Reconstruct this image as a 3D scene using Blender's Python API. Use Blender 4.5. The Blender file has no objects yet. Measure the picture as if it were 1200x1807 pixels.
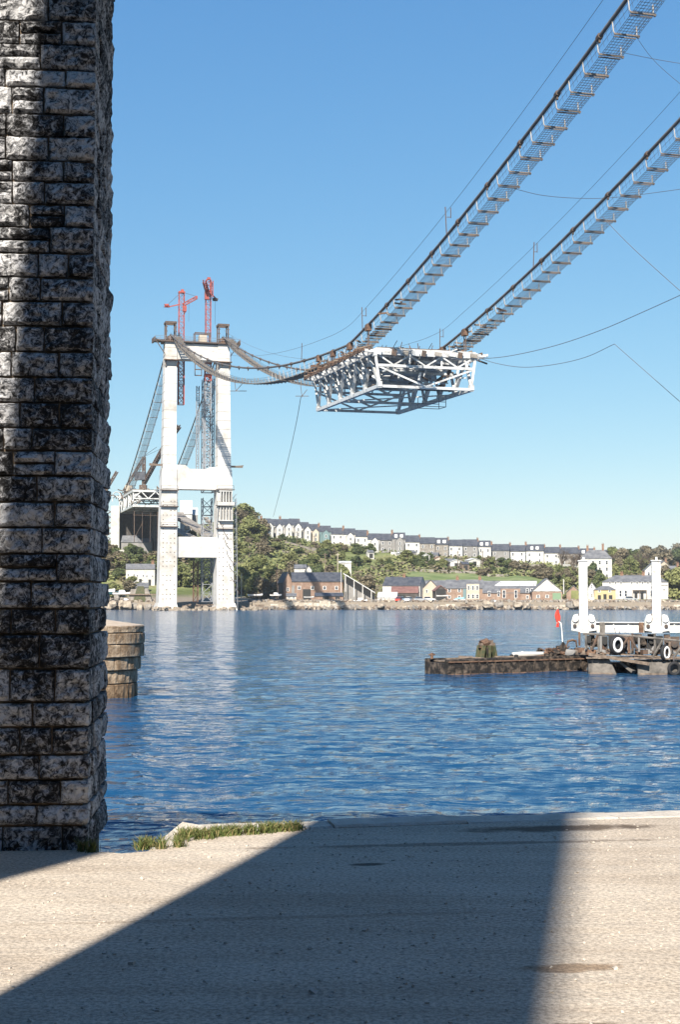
import bpy, bmesh, math, random
from mathutils import Vector, Matrix, noise as mn
random.seed(7)
R = math.radians
scene = bpy.context.scene
COL = scene.collection

# ------------------------------------------------------------------ camera, world, sun, exposure
EYE = 1.70                       # eye above the quay; quay top is z = 0
WATER = -2.0
F_PX, CX, CY, YH = 2509.7, 600.0, 903.5, 1052.0
PITCH = math.atan((YH - CY) / F_PX)
cd = bpy.data.cameras.new('camera')
cam = bpy.data.objects.new('camera', cd); COL.objects.link(cam)
cd.sensor_fit = 'VERTICAL'; cd.sensor_height = 36.0; cd.lens = 50.0
cd.clip_start = 0.1; cd.clip_end = 9000
cam.location = (0, 0, EYE); cam.rotation_euler = (math.pi / 2 + PITCH, 0, 0)
scene.camera = cam

SUN_K, SUN_EL = 0.24, R(38)
world = bpy.data.worlds.new('World'); scene.world = world; world.use_nodes = True
wn, wl = world.node_tree.nodes, world.node_tree.links
bg = wn['Background']
sky = wn.new('ShaderNodeTexSky'); sky.sky_type = 'NISHITA'; sky.sun_disc = False
sky.sun_elevation = SUN_EL; sky.sun_rotation = math.atan2(-SUN_K, -1.0)
sky.altitude = 0; sky.air_density = 1.0; sky.dust_density = 0.0; sky.ozone_density = 2.2
sep = wn.new('ShaderNodeSeparateColor'); com = wn.new('ShaderNodeCombineColor'); wl.new(sky.outputs[0], sep.inputs[0])
for ch, (gm, gain) in enumerate(((1.05, .42), (.75, .86), (.45, 1.76))):       # one film-like grade for the whole sky
    pw = wn.new('ShaderNodeMath'); pw.operation = 'POWER'; pw.inputs[1].default_value = gm; wl.new(sep.outputs[ch], pw.inputs[0])
    gn = wn.new('ShaderNodeMath'); gn.operation = 'MULTIPLY'; gn.inputs[1].default_value = gain; wl.new(pw.outputs[0], gn.inputs[0]); wl.new(gn.outputs[0], com.inputs[ch])
wl.new(com.outputs[0], bg.inputs[0])
bg.inputs[1].default_value = 0.10
sd = bpy.data.lights.new('sun', 'SUN'); sd.energy = 5.0; sd.angle = R(0.53); sd.color = (1.0, 0.93, 0.82)
sun = bpy.data.objects.new('sun', sd); COL.objects.link(sun); sun.location = (-10, -40, 60)
hd = Vector((SUN_K, 1, 0)).normalized() * math.cos(SUN_EL)
sun.rotation_euler = Vector((hd.x, hd.y, -math.sin(SUN_EL))).to_track_quat('-Z', 'Y').to_euler()
vs = scene.view_settings
vs.view_transform = 'Standard'; vs.look = 'None'; vs.gamma = 1; vs.use_curve_mapping = False
vs.exposure = 1.05
scene.cycles.max_bounces = 6; scene.cycles.diffuse_bounces = 3; scene.cycles.glossy_bounces = 3

# ------------------------------------------------------------------ helpers
def at(px, py, Y):
    """point of the place seen at photo pixel (px, py), Y metres ahead"""
    c = ((px - CX) / F_PX, 1.0, (CY - py) / F_PX)
    y = math.cos(PITCH) - c[2] * math.sin(PITCH); z = math.sin(PITCH) + c[2] * math.cos(PITCH)
    t = Y / y
    return Vector((c[0] * t, Y, EYE + z * t))

MATS = {}
def mat(name, color, rough=0.8, var=0.0, scale=1.0, color2=None, bump=0.0, bscale=None, metal=0.0, detail=6, spec=0.3, lo=0.35, hi=0.65, coord='Object'):
    m = bpy.data.materials.new(name); m.use_nodes = True
    n, l = m.node_tree.nodes, m.node_tree.links
    b = n['Principled BSDF']; b.inputs['Roughness'].default_value = rough; b.inputs['Metallic'].default_value = metal
    b.inputs['Specular IOR Level'].default_value = spec
    b.inputs['Base Color'].default_value = (*color, 1)
    if color2 or bump:
        tc = n.new('ShaderNodeTexCoord')
        if coord == 'World':
            g = n.new('ShaderNodeNewGeometry'); src = g.outputs['Position']
        else: src = tc.outputs['Object']
    if color2:
        t = n.new('ShaderNodeTexNoise'); t.inputs['Scale'].default_value = scale; t.inputs['Detail'].default_value = detail
        t.inputs['Roughness'].default_value = 0.65
        r = n.new('ShaderNodeValToRGB'); r.color_ramp.elements[0].position = lo; r.color_ramp.elements[1].position = hi
        r.color_ramp.elements[0].color = (*color, 1); r.color_ramp.elements[1].color = (*color2, 1)
        l.new(src, t.inputs['Vector']); l.new(t.outputs['Fac'], r.inputs[0]); l.new(r.outputs[0], b.inputs['Base Color'])
    if bump:
        t2 = n.new('ShaderNodeTexNoise'); t2.inputs['Scale'].default_value = bscale or scale * 3; t2.inputs['Detail'].default_value = 8
        bp = n.new('ShaderNodeBump'); bp.inputs['Strength'].default_value = min(1, bump); bp.inputs['Distance'].default_value = 0.05
        l.new(src, t2.inputs['Vector']); l.new(t2.outputs['Fac'], bp.inputs['Height']); l.new(bp.outputs[0], b.inputs['Normal'])
    MATS[name] = m
    return m

class MB:
    """collects shapes into one mesh"""
    def __init__(s): s.v = []; s.f = []; s.m = []; s.k = 0; s.sm = False
    def add(s, vs, fs):
        o = len(s.v); s.v += [tuple(p) for p in vs]
        for f in fs: s.f.append([i + o for i in f]); s.m.append(s.k)
    def box(s, c, size, M=None):
        hx, hy, hz = size[0] / 2, size[1] / 2, size[2] / 2; c = Vector(c)
        P = [Vector((x, y, z)) for x in (-hx, hx) for y in (-hy, hy) for z in (-hz, hz)]
        if M is not None: P = [M @ p for p in P]
        s.add([p + c for p in P], [(0, 1, 3, 2), (4, 6, 7, 5), (0, 4, 5, 1), (2, 3, 7, 6), (0, 2, 6, 4), (1, 5, 7, 3)])
    def span(s, a, b): s.box([(a[i] + b[i]) / 2 for i in range(3)], [abs(b[i] - a[i]) for i in range(3)])
    def bar(s, p, q, w, h=None, up=(0, 0, 1)):
        p, q = Vector(p), Vector(q); d = (q - p)
        if d.length < 1e-6: return
        d.normalize(); u = Vector(up)
        if abs(d.dot(u)) > 0.98: u = Vector((1, 0, 0))
        x = d.cross(u).normalized() * (w / 2); y = x.cross(d).normalized() * ((h or w) / 2)
        P = []
        for e in (p, q): P += [e - x - y, e + x - y, e + x + y, e - x + y]
        s.add(P, [(3, 2, 1, 0), (4, 5, 6, 7), (0, 1, 5, 4), (1, 2, 6, 5), (2, 3, 7, 6), (3, 0, 4, 7)])
    def tube(s, pts, r, n=6, cap=True):
        pts = [Vector(p) for p in pts]; rings = []
        for i, p in enumerate(pts):
            d = (pts[min(i + 1, len(pts) - 1)] - pts[max(i - 1, 0)]).normalized()
            u = Vector((0, 0, 1)) if abs(d.z) < 0.95 else Vector((1, 0, 0))
            x = d.cross(u).normalized(); y = x.cross(d)
            rr = r[i] if isinstance(r, (list, tuple)) else r
            rings.append([p + (x * math.cos(a) + y * math.sin(a)) * rr for a in [2 * math.pi * k / n for k in range(n)]])
        V = [p for g in rings for p in g]; Fs = []
        for i in range(len(rings) - 1):
            for k in range(n):
                a, b = i * n + k, i * n + (k + 1) % n
                Fs.append((a, b, b + n, a + n))
        if cap: Fs += [tuple(range(n))[::-1], tuple((len(rings) - 1) * n + k for k in range(n))]
        s.add(V, Fs)
    def prism(s, poly, y0, y1):            # poly in x,z extruded along y
        n = len(poly)
        V = [(x, y0, z) for x, z in poly] + [(x, y1, z) for x, z in poly]
        s.add(V, [tuple(range(n)), tuple(range(2 * n - 1, n - 1, -1))] + [(i, i + n, (i + 1) % n + n, (i + 1) % n) for i in range(n)])
    def loft(s, secs, cap=True):
        n = len(secs[0]); V = [p for g in secs for p in g]; Fs = []
        for i in range(len(secs) - 1):
            for k in range(n):
                a, b = i * n + k, i * n + (k + 1) % n
                Fs.append((a, b, b + n, a + n))
        if cap: Fs += [tuple(range(n))[::-1], tuple((len(secs) - 1) * n + k for k in range(n))]
        s.add(V, Fs)
    def lattice(s, p, q, w, n, r, up=(0, 0, 1)):
        p, q = Vector(p), Vector(q); d = (q - p).normalized(); u = Vector(up)
        if abs(d.dot(u)) > 0.98: u = Vector((1, 0, 0))
        x = d.cross(u).normalized() * (w / 2); y = x.cross(d).normalized() * (w / 2)
        cs = [x + y, x - y, -x - y, -x + y]
        for c in cs: s.bar(p + c, q + c, r * 1.5)
        for i in range(n):
            a, b = p.lerp(q, i / n), p.lerp(q, (i + 1) / n)
            for k in range(4):
                c0, c1 = cs[k], cs[(k + 1) % 4]
                s.bar(a + c0, a + c1, r); s.bar((a + c0) if (i + k) % 2 else (a + c1), (b + c1) if (i + k) % 2 else (b + c0), r)
    def mesh(s, name, mats):
        me = bpy.data.meshes.new(name); me.from_pydata(s.v, [], s.f)
        ms = mats if isinstance(mats, (list, tuple)) else [mats]
        for m in ms: me.materials.append(m)
        if len(ms) > 1: me.polygons.foreach_set('material_index', s.m)
        bm = bmesh.new(); bm.from_mesh(me); bmesh.ops.recalc_face_normals(bm, faces=bm.faces); bm.to_mesh(me); bm.free()
        if s.sm: me.polygons.foreach_set('use_smooth', [True] * len(me.polygons))
        me.update(); return me
    def build(s, name, mats, parent=None): return link(name, s.mesh(name, mats), parent)

def link(name, me, parent=None, loc=None, rz=None, scale=None):
    o = bpy.data.objects.new(name, me); COL.objects.link(o)
    if parent: o.parent = parent
    if loc is not None: o.location = loc
    if rz is not None: o.rotation_euler = (0, 0, rz)
    if scale is not None: o.scale = scale if isinstance(scale, (tuple, list)) else (scale,) * 3
    return o
def tag(o, label=None, cat=None, group=None, kind=None):
    if label: o['label'] = label
    if cat: o['category'] = cat
    if group: o['group'] = group
    if kind: o['kind'] = kind
    return o
def thing(name, label, cat, loc=(0, 0, 0), rz=0.0, group=None):
    o = bpy.data.objects.new(name, None); COL.objects.link(o); o.location = loc; o.rotation_euler = (0, 0, rz); o.empty_display_size = 0.2
    return tag(o, label, cat, group)
ORD = ['first', 'second', 'third', 'fourth', 'fifth', 'sixth', 'seventh', 'eighth', 'ninth', 'tenth', 'eleventh', 'twelfth', 'thirteenth',
       'fourteenth', 'fifteenth', 'sixteenth', 'seventeenth', 'eighteenth', 'nineteenth', 'twentieth', 'twenty-first', 'twenty-second',
       'twenty-third', 'twenty-fourth', 'twenty-fifth', 'twenty-sixth', 'twenty-seventh', 'twenty-eighth', 'twenty-ninth', 'thirtieth',
       'thirty-first', 'thirty-second', 'thirty-third', 'thirty-fourth', 'thirty-fifth', 'thirty-sixth', 'thirty-seventh', 'thirty-eighth']

# ------------------------------------------------------------------ materials
concrete_white = mat('concrete_white', (0.55, 0.53, 0.50), 0.85, scale=0.22, color2=(0.27, 0.235, 0.19), lo=0.46, hi=0.80, bump=0.3, bscale=1.5)
steel_white = mat('steel_white', (0.52, 0.525, 0.52), 0.5, scale=0.9, color2=(0.22, 0.21, 0.20), lo=0.48, hi=0.72)
paint_white = mat('paint_white', (0.56, 0.56, 0.545), 0.5, scale=2.6, color2=(0.22, 0.165, 0.12), lo=0.53, hi=0.76, bump=0.15, bscale=8)
steel_dark = mat('steel_dark', (0.05, 0.045, 0.042), 0.7, scale=2, color2=(0.13, 0.08, 0.055))
rust = mat('rust', (0.06, 0.035, 0.025), 0.9, scale=3, color2=(0.19, 0.115, 0.075), bump=0.4, bscale=12)
hull_rust = mat('hull_rust', (0.016, 0.014, 0.013), 0.85, scale=3.2, color2=(0.17, 0.13, 0.10), lo=0.46, hi=0.76, bump=0.6, bscale=9)
hull_grey = mat('hull_grey', (0.06, 0.055, 0.05), 0.8, scale=2.0, color2=(0.20, 0.18, 0.16), bump=0.4, bscale=8)
timber = mat('timber', (0.085, 0.062, 0.047), 0.9, scale=4, color2=(0.23, 0.18, 0.14), bump=0.3)
crane_red = mat('crane_red', (0.36, 0.075, 0.055), 0.6, scale=1.0, color2=(0.24, 0.06, 0.05))
scaffold_grey = mat('scaffold_grey', (0.22, 0.23, 0.25), 0.6)
cable_mat = mat('cable_steel', (0.075, 0.07, 0.07), 0.6, scale=1.0, color2=(0.14, 0.125, 0.115))
wire_mat = mat('wire', (0.06, 0.066, 0.078), 0.6)
wire_pale = mat('duckboard', (0.30, 0.26, 0.21), 0.85, scale=1.2, color2=(0.16, 0.13, 0.11))
bracket_beam = mat('bracket_beam', (0.17, 0.14, 0.12), 0.8)
slate = mat('slate', (0.035, 0.040, 0.052), 0.6, scale=0.8, color2=(0.085, 0.088, 0.10), bump=0.2, bscale=4)
slate_pale = mat('slate_pale', (0.085, 0.088, 0.098), 0.7, scale=0.6, color2=(0.17, 0.17, 0.175))
brick_red = mat('brick_red', (0.175, 0.11, 0.08), 0.9, scale=0.9, color2=(0.27, 0.19, 0.145), bump=0.2)
brick_buff = mat('brick_buff', (0.20, 0.13, 0.095), 0.9, scale=0.8, color2=(0.30, 0.22, 0.17), bump=0.2)
stone_grey = mat('stone_grey', (0.14, 0.125, 0.11), 0.9, scale=1.0, color2=(0.30, 0.27, 0.235), bump=0.4)
render_white = mat('render_white', (0.56, 0.55, 0.525), 0.85, scale=0.5, color2=(0.38, 0.36, 0.33))
render_cream = mat('render_cream', (0.46, 0.40, 0.32), 0.85, scale=0.5, color2=(0.38, 0.33, 0.26))
render_yellow = mat('render_yellow', (0.46, 0.36, 0.20), 0.85, scale=0.5, color2=(0.40, 0.32, 0.19))
render_teal = mat('render_teal', (0.14, 0.205, 0.21), 0.85)
render_grey = mat('render_grey', (0.25, 0.24, 0.23), 0.85, scale=0.5, color2=(0.18, 0.17, 0.16))
roof_white = mat('roof_white', (0.60, 0.60, 0.59), 0.6, scale=1.0, color2=(0.36, 0.36, 0.36))
roof_maroon = mat('roof_maroon', (0.14, 0.07, 0.06), 0.7, scale=1, color2=(0.22, 0.12, 0.1))
dark_timber_and_shade = mat('dark_timber_and_shade', (0.045, 0.04, 0.038), 0.85, scale=1, color2=(0.10, 0.09, 0.08))  # dark boards of the sheds; also the shade painted on the abutment
pot_red = mat('chimney_brick', (0.16, 0.085, 0.055), 0.9, scale=1.5, color2=(0.26, 0.16, 0.11))
glass = mat('window_glass', (0.03, 0.035, 0.045), 0.15, spec=0.5)
frame_white = mat('frame_white', (0.75, 0.74, 0.72), 0.6)
door_dark = mat('door_dark', (0.03, 0.03, 0.03), 0.8)
door_green = mat('door_green', (0.16, 0.24, 0.15), 0.7)
rubber = mat('rubber', (0.02, 0.02, 0.022), 0.75)
tyre_white = mat('tyre_white', (0.78, 0.76, 0.73), 0.7)
flag_red = mat('flag_red', (0.62, 0.06, 0.04), 0.8)
boat_white = mat('boat_white', (0.8, 0.8, 0.8), 0.4)
boat_blue = mat('boat_blue', (0.25, 0.52, 0.62), 0.4)
boat_teal = mat('boat_teal', (0.03, 0.10, 0.12), 0.5)
paint_green = mat('paint_green', (0.03, 0.06, 0.03), 0.8, scale=5, color2=(0.12, 0.095, 0.05), bump=0.4)
bark = mat('bark', (0.10, 0.075, 0.055), 0.95)
rope_mat = mat('rope', (0.10, 0.10, 0.11), 0.8)

# ------------------------------------------------------------------ setting: water
def water_material():
    m = bpy.data.materials.new('water'); m.use_nodes = True
    n, l = m.node_tree.nodes, m.node_tree.links; b = n['Principled BSDF']
    b.inputs['Base Color'].default_value = (0.008, 0.048, 0.112, 1); b.inputs['Roughness'].default_value = 0.06; b.inputs['IOR'].default_value = 1.33
    g = n.new('ShaderNodeNewGeometry')
    sx = n.new('ShaderNodeSeparateXYZ'); l.new(g.outputs['Position'], sx.inputs[0])
    mr = n.new('ShaderNodeMapRange'); mr.inputs[1].default_value = 30; mr.inputs[2].default_value = 330; mr.inputs[3].default_value = .06; mr.inputs[4].default_value = .10     # ripples too small to see at a distance
    l.new(sx.outputs[1], mr.inputs[0]); l.new(mr.outputs[0], b.inputs['Roughness'])
    prev = None
    for sx, sy, sc, det, dist in ((0.5, 1.0, 0.75, 4, 0.36), (0.45, 1.0, 2.6, 5, 0.11)):
        mp = n.new('ShaderNodeMapping'); mp.inputs['Scale'].default_value = (sx, sy, 1); mp.inputs['Rotation'].default_value = (0, 0, 0.12 * sc)
        t = n.new('ShaderNodeTexNoise'); t.inputs['Scale'].default_value = sc; t.inputs['Detail'].default_value = det; t.inputs['Distortion'].default_value = 0.4
        bp = n.new('ShaderNodeBump'); bp.inputs['Strength'].default_value = 1.0; bp.inputs['Distance'].default_value = dist
        l.new(g.outputs['Position'], mp.inputs[0]); l.new(mp.outputs[0], t.inputs['Vector']); l.new(t.outputs['Fac'], bp.inputs['Height'])
        if prev: l.new(prev.outputs[0], bp.inputs['Normal'])
        prev = bp
    l.new(prev.outputs[0], b.inputs['Normal'])
    return m
def wave(x, y, sp):
    z = 0.0
    for wl, amp, st, sd in ((4.2, .040, 2.2, 0), (1.5, .030, 2.2, 5), (.75, .032, 2.0, 9), (.38, .025, 1.7, 13), (.19, .011, 1.5, 17)):
        f = min(1.0, wl / (2.2 * sp)) ** 1.5
        if f > .04: z += f * amp * (1 - 2 * abs(mn.noise(Vector((x / wl / st + .12 * y / wl, y / wl, sd))))) if wl < 2 else f * amp * mn.noise(Vector((x / wl / st, y / wl, sd)))
    return z
wy = [8.5, 9.0]
while wy[-1] < 180: wy.append(wy[-1] * 1.0052)
while wy[-1] < 415: wy.append(wy[-1] * 1.02)
wx = [-30000, -9000, -3000, -1200, -600] + list(range(-250, 1451, 5)) + [1700, 2200, 4000, 9000, 30000]
wm = MB(); nW = len(wx)
wm.add([((px - CX) / F_PX * y, y, WATER + (wave((px - CX) / F_PX * y, y, y * .0052) if -260 < px < 1460 else 0)) for y in wy for px in wx],
       [(r * nW + c, r * nW + c + 1, (r + 1) * nW + c + 1, (r + 1) * nW + c) for r in range(len(wy) - 1) for c in range(nW - 1)])
wm.sm = True
tag(wm.build('water', water_material()), kind='structure')

# ------------------------------------------------------------------ setting: the quay
def ground_material():
    m = bpy.data.materials.new('quay_gravel'); m.use_nodes = True
    n, l = m.node_tree.nodes, m.node_tree.links; b = n['Principled BSDF']; b.inputs['Roughness'].default_value = 0.92
    b.inputs['Specular IOR Level'].default_value = 0.2
    g = n.new('ShaderNodeNewGeometry')
    def nz(scale, det=6, mp=None, rough=0.6):
        t = n.new('ShaderNodeTexNoise'); t.inputs['Scale'].default_value = scale; t.inputs['Detail'].default_value = det; t.inputs['Roughness'].default_value = rough
        if mp:
            k = n.new('ShaderNodeMapping'); k.inputs['Scale'].default_value = mp; k.inputs['Rotation'].default_value = (0, 0, -0.16); l.new(g.outputs['Position'], k.inputs[0]); l.new(k.outputs[0], t.inputs['Vector'])
        else: l.new(g.outputs['Position'], t.inputs['Vector'])
        return t
    def ramp(src, a, b_, ca, cb):
        r = n.new('ShaderNodeValToRGB'); r.color_ramp.elements[0].position = a; r.color_ramp.elements[1].position = b_
        r.color_ramp.elements[0].color = (*ca, 1); r.color_ramp.elements[1].color = (*cb, 1); l.new(src, r.inputs[0]); return r
    def mul(x, y, f=1.0):
        k = n.new('ShaderNodeMix'); k.data_type = 'RGBA'; k.blend_type = 'MULTIPLY'; k.inputs[0].default_value = f
        l.new(x, k.inputs[6]); l.new(y, k.inputs[7]); return k.outputs[2]
    base = ramp(nz(0.7, 5).outputs['Fac'], 0.3, 0.7, (0.455, 0.39, 0.32), (0.575, 0.51, 0.43)).outputs[0]
    grit = ramp(nz(42, 4, rough=0.7).outputs['Fac'], 0.38, 0.60, (0.36, 0.345, 0.335), (1.22, 1.2, 1.17)).outputs[0]
    fine = ramp(nz(120, 2).outputs['Fac'], 0.3, 0.6, (0.70, 0.69, 0.68), (1.08, 1.08, 1.08)).outputs[0]
    streak = ramp(nz(1.0, 5, (0.25, 3.2, 1)).outputs['Fac'], 0.38, 0.56, (0.76, 0.72, 0.68), (1, 1, 1)).outputs[0]
    c = mul(mul(mul(base, grit, 0.62), fine, 0.6), streak, 0.5)
    # pebbles lying loose: dark and pale specks
    v = n.new('ShaderNodeTexVoronoi'); v.inputs['Scale'].default_value = 26; l.new(g.outputs['Position'], v.inputs['Vector'])
    speck = ramp(v.outputs['Distance'], 0.05, 0.10, (0.35, 0.32, 0.30), (1, 1, 1)).outputs[0]
    c = mul(c, speck, 0.2)
    # damp stains, each an ellipse with ragged edges
    sx = n.new('ShaderNodeSeparateXYZ'); l.new(g.outputs['Position'], sx.inputs[0])
    wob = nz(3.0, 5)
    for (x0, y0, rx, ry, tone) in ((1.62, 10.55, 0.85, 0.16, (0.30, 0.27, 0.25)), (1.0, 6.62, 0.30, 0.09, (0.58, 0.50, 0.43)), (0.2, 9.15, 0.14, 0.05, (0.25, 0.24, 0.23)),
                                   (0.95, 5.75, 0.30, 0.04, (0.55, 0.5, 0.46)), (-0.7, 7.6, 1.9, 0.05, (0.82, 0.80, 0.78)), (0.9, 9.9, 1.5, 0.07, (0.55, 0.52, 0.5))):
        def mth(op, a, bb):
            k = n.new('ShaderNodeMath'); k.operation = op
            for i, q in enumerate((a, bb)):
                if isinstance(q, (int, float)): k.inputs[i].default_value = q
                else: l.new(q, k.inputs[i])
            return k.outputs[0]
        dx = mth('DIVIDE', mth('SUBTRACT', sx.outputs[0], x0), rx); dy0 = mth('SUBTRACT', mth('SUBTRACT', sx.outputs[1], y0), mth('MULTIPLY', mth('SUBTRACT', sx.outputs[0], x0), 0.12))
        dy = mth('DIVIDE', dy0, ry)
        dd = mth('ADD', mth('ADD', mth('MULTIPLY', dx, dx), mth('MULTIPLY', dy, dy)), mth('MULTIPLY', mth('SUBTRACT', wob.outputs['Fac'], 0.5), 3.2))
        c = mul(c, ramp(dd, 0.35, 1.15, tone, (1, 1, 1)).outputs[0])
    l.new(c, b.inputs['Base Color'])
    bp = n.new('ShaderNodeBump'); bp.inputs['Strength'].default_value = 0.55; bp.inputs['Distance'].default_value = 0.007
    l.new(nz(55, 6, rough=0.75).outputs['Fac'], bp.inputs['Height'])
    bp2 = n.new('ShaderNodeBump'); bp2.inputs['Strength'].default_value = 0.6; bp2.inputs['Distance'].default_value = 0.05
    l.new(nz(3.0, 5).outputs['Fac'], bp2.inputs['Height']); l.new(bp.outputs[0], bp2.inputs['Normal']); l.new(bp2.outputs[0], b.inputs['Normal'])
    return m
quay_mat = ground_material()
def edge_y(x):                                   # kerb line, running slightly away to the right
    return 10.67 + (x + 1.19) * 0.197
quay = MB()
outline = [(-60, -70), (60, -70), (60, edge_y(60) - 0.34), (-0.85, edge_y(-0.85) - 0.34), (-1.02, 10.12), (-1.16, 9.86), (-1.30, 9.60), (-1.45, 9.53), (-1.62, 9.60), (-1.75, 9.66), (-2.3, 9.62), (-3.6, 9.55), (-60, 9.5)]
n_ = len(outline)
quay.add([(x, y, 0) for x, y in outline] + [(x, y, -3.2) for x, y in outline], [tuple(range(n_))] + [(i, i + n_, (i + 1) % n_ + n_, (i + 1) % n_) for i in range(n_)])
quay_o = tag(quay.build('ground', quay_mat), kind='structure')
kerb_mat = mat('kerb_stone', (0.40, 0.36, 0.31), 0.9, scale=5, color2=(0.54, 0.49, 0.43), bump=0.6, bscale=30)
x = -1.19; ang = math.atan(0.197); k = 0
while x < 24:
    L = (0.95 + 0.5 * random.random()) if k else 1.1
    s = MB(); w = 0.33 + random.uniform(-.012, .012); top = 0.012 + random.uniform(-.008, .012)
    nx = 6
    prof = []
    for i in range(nx + 1):
        xx = L * i / nx; j = lambda a=0.01: random.uniform(-a, a)
        prof.append([(xx, -w + j(), -0.3), (xx, -w + j(), top - .015), (xx, -w + .03, top + j(.004)), (xx, -0.03 + j(.004), top + j(.004)), (xx, 0.0 + j(), top - .03), (xx, 0.0 + j(), -0.45)])
    s.loft(prof)
    link('kerb_stone', s.mesh('kerb_stone', kerb_mat), quay_o, (x, edge_y(x), 0), ang)
    x += (L + 0.012) * math.cos(ang); k += 1
# quay wall face below the coping
wl_ = MB(); wl_.box((11.4, 0, -1.75), (25.5, 0.4, 2.6)); 
o = wl_.build('quay_wall', stone_grey, quay_o); o.location = (-1.19, edge_y(-1.19) - 0.235, 0); o.rotation_euler = (0, 0, ang)
for v in o.data.vertices: v.co.x += 1.4
# broken stone slab at the end of the kerb
def rock_mesh(name, sx, sy, sz, m, seed=0, sub=3, amp=0.25):
    bm = bmesh.new(); bmesh.ops.create_icosphere(bm, subdivisions=sub, radius=0.5)
    for v in bm.verts:
        p = v.co.copy(); q = Vector([math.copysign(abs(c * 2) ** 0.6, c) / 2 for c in p])
        d = mn.fractal(p * 3 + Vector((seed * 7.3, seed, 0)), 0.8, 2.0, 4) * amp
        q = q * (1 + d); v.co = (q.x * sx, q.y * sy, q.z * sz)
    me = bpy.data.meshes.new(name); bm.to_mesh(me); bm.free(); me.materials.append(m); return me
b = MB(); T_ = [(-1.17, 10.66, .03), (-.98, 10.44, .035), (-1.02, 10.06, .02), (-1.26, 9.72, -.02), (-1.40, 9.80, -.12), (-1.36, 10.18, -.10), (-1.28, 10.5, -.05)]
b.add(T_ + [(x_, y_, z_ - .3) for x_, y_, z_ in T_], [tuple(range(7)), tuple(range(13, 6, -1))] + [(i, i + 7, (i + 1) % 7 + 7, (i + 1) % 7) for i in range(7)])
tag(b.build('broken_slab', kerb_mat), 'broken pale stone slab sloping at the left end of the quay kerb', 'stone')

# ------------------------------------------------------------------ unseen piers that throw the shadows, and added blockers of sky light
unseen_plain = mat('unseen_stone', (0.07, 0.068, 0.066), 0.9, scale=0.8, color2=(0.16, 0.155, 0.15), bump=0.5, bscale=5)  # plain stone for the unseen piers and the added light blockers
def unseen_pier(name, label, x0, x1, t0, t1, y0, y1, h):      # foot x0..x1, head t0..t1: the sides are battered
    t = thing(name, label, 'pier', (x0, (y0 + y1) / 2, 0), 0, 'unseen piers behind the quay'); d = (y1 - y0) / 2
    b = MB(); b.prism([(0, 0), (x1 - x0, 0), (t1 - x0, h), (t0 - x0, h)], -d, d); b.build('shaft', unseen_plain, t)
    b = MB(); b.span((t0 - x0 + .01, -d - .03, h), (t1 - x0 - .01, d + .03, h + .5)); b.build('unseen_cap', unseen_plain, t)
unseen_pier('unseen_pier', 'unseen shadow-throwing pier standing close behind the viewer on the quay', -3.32, -1.36, -2.65, -1.36, -1.5, -0.6, 17)
unseen_pier('unseen_pier', 'tall unseen shadow-throwing pier far behind the viewer', -6.0, -3.08, -5.6, -4.71, -15.0, -14.2, 26)
t = thing('shadow_column', 'unseen column shaped to cast the shadow on the stone pier', 'column', (-5.0, -2.5, 0))
b = MB(); b.prism([(-.33, 0), (.16, 0), (.16, 8.9), (-.33, 8.9)], -.25, .25); b.build('shaft', unseen_plain, t)
b = MB(); b.prism([(-.33, 8.9), (.16, 8.9), (.50, 9.9), (.62, 18), (.16, 18), (-.20, 11.3)], -.25, .25); b.build('shadow_head', unseen_plain, t)  # outline drawn to give the shadow edge on the stone pier
for lab, y0, y1, z0 in (('unseen deck added above the water edge to block sky light', 8.6, 12.2, 7.25),):
    t = thing('sky_blocker_deck', lab, 'viaduct', (0, (y0 + y1) / 2, z0))
    d = y1 - y0
    b = MB(); b.box((0, 0, 0.25), (90, d, 0.45)); b.build('deck_slab', unseen_plain, t)  # deck added overhead to dim the sky light on the quay
t = thing('sky_blocker_wall', 'low unseen wall added behind the viewer to block sky light', 'wall', (0, -1.3, 0))
b = MB(); b.box((3.4, 0, 2.15), (9.4, .6, 4.3)); b.build('wall', unseen_plain, t)  # added out of view to darken the near end of the quay
b = MB(); b.box((-4.9, -.6, 2.1), (3.6, .6, 4.2)); b.build('wall', unseen_plain, t)
t = thing('sky_blocker_wall', 'tall unseen wall added on the left to block sky light', 'wall', (-6.05, 3.2, 0))
b = MB(); b.box((0, 0, 3.6), (1.2, 9.4, 7.2)); b.build('wall', unseen_plain, t)  # added out of view, keeps sky light from the left off the quay
t = thing('sky_blocker_wall', 'tall unseen wall added on the right to block sky light', 'wall', (4.6, 2.9, 0))
b = MB(); b.box((0, 0, 3.6), (1.2, 9.4, 7.2)); b.build('wall', unseen_plain, t)  # added out of view, keeps sky light from the right off the quay
t = thing('blocker', 'unseen added embankment wall rising behind the quay', 'blocker', (0, -40, 0))
b = MB(); b.box((0, -8, 14.5), (160, 16, 29)); b.build('wall', unseen_plain, t)  # plain block added to cut the low sky light from behind

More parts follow.
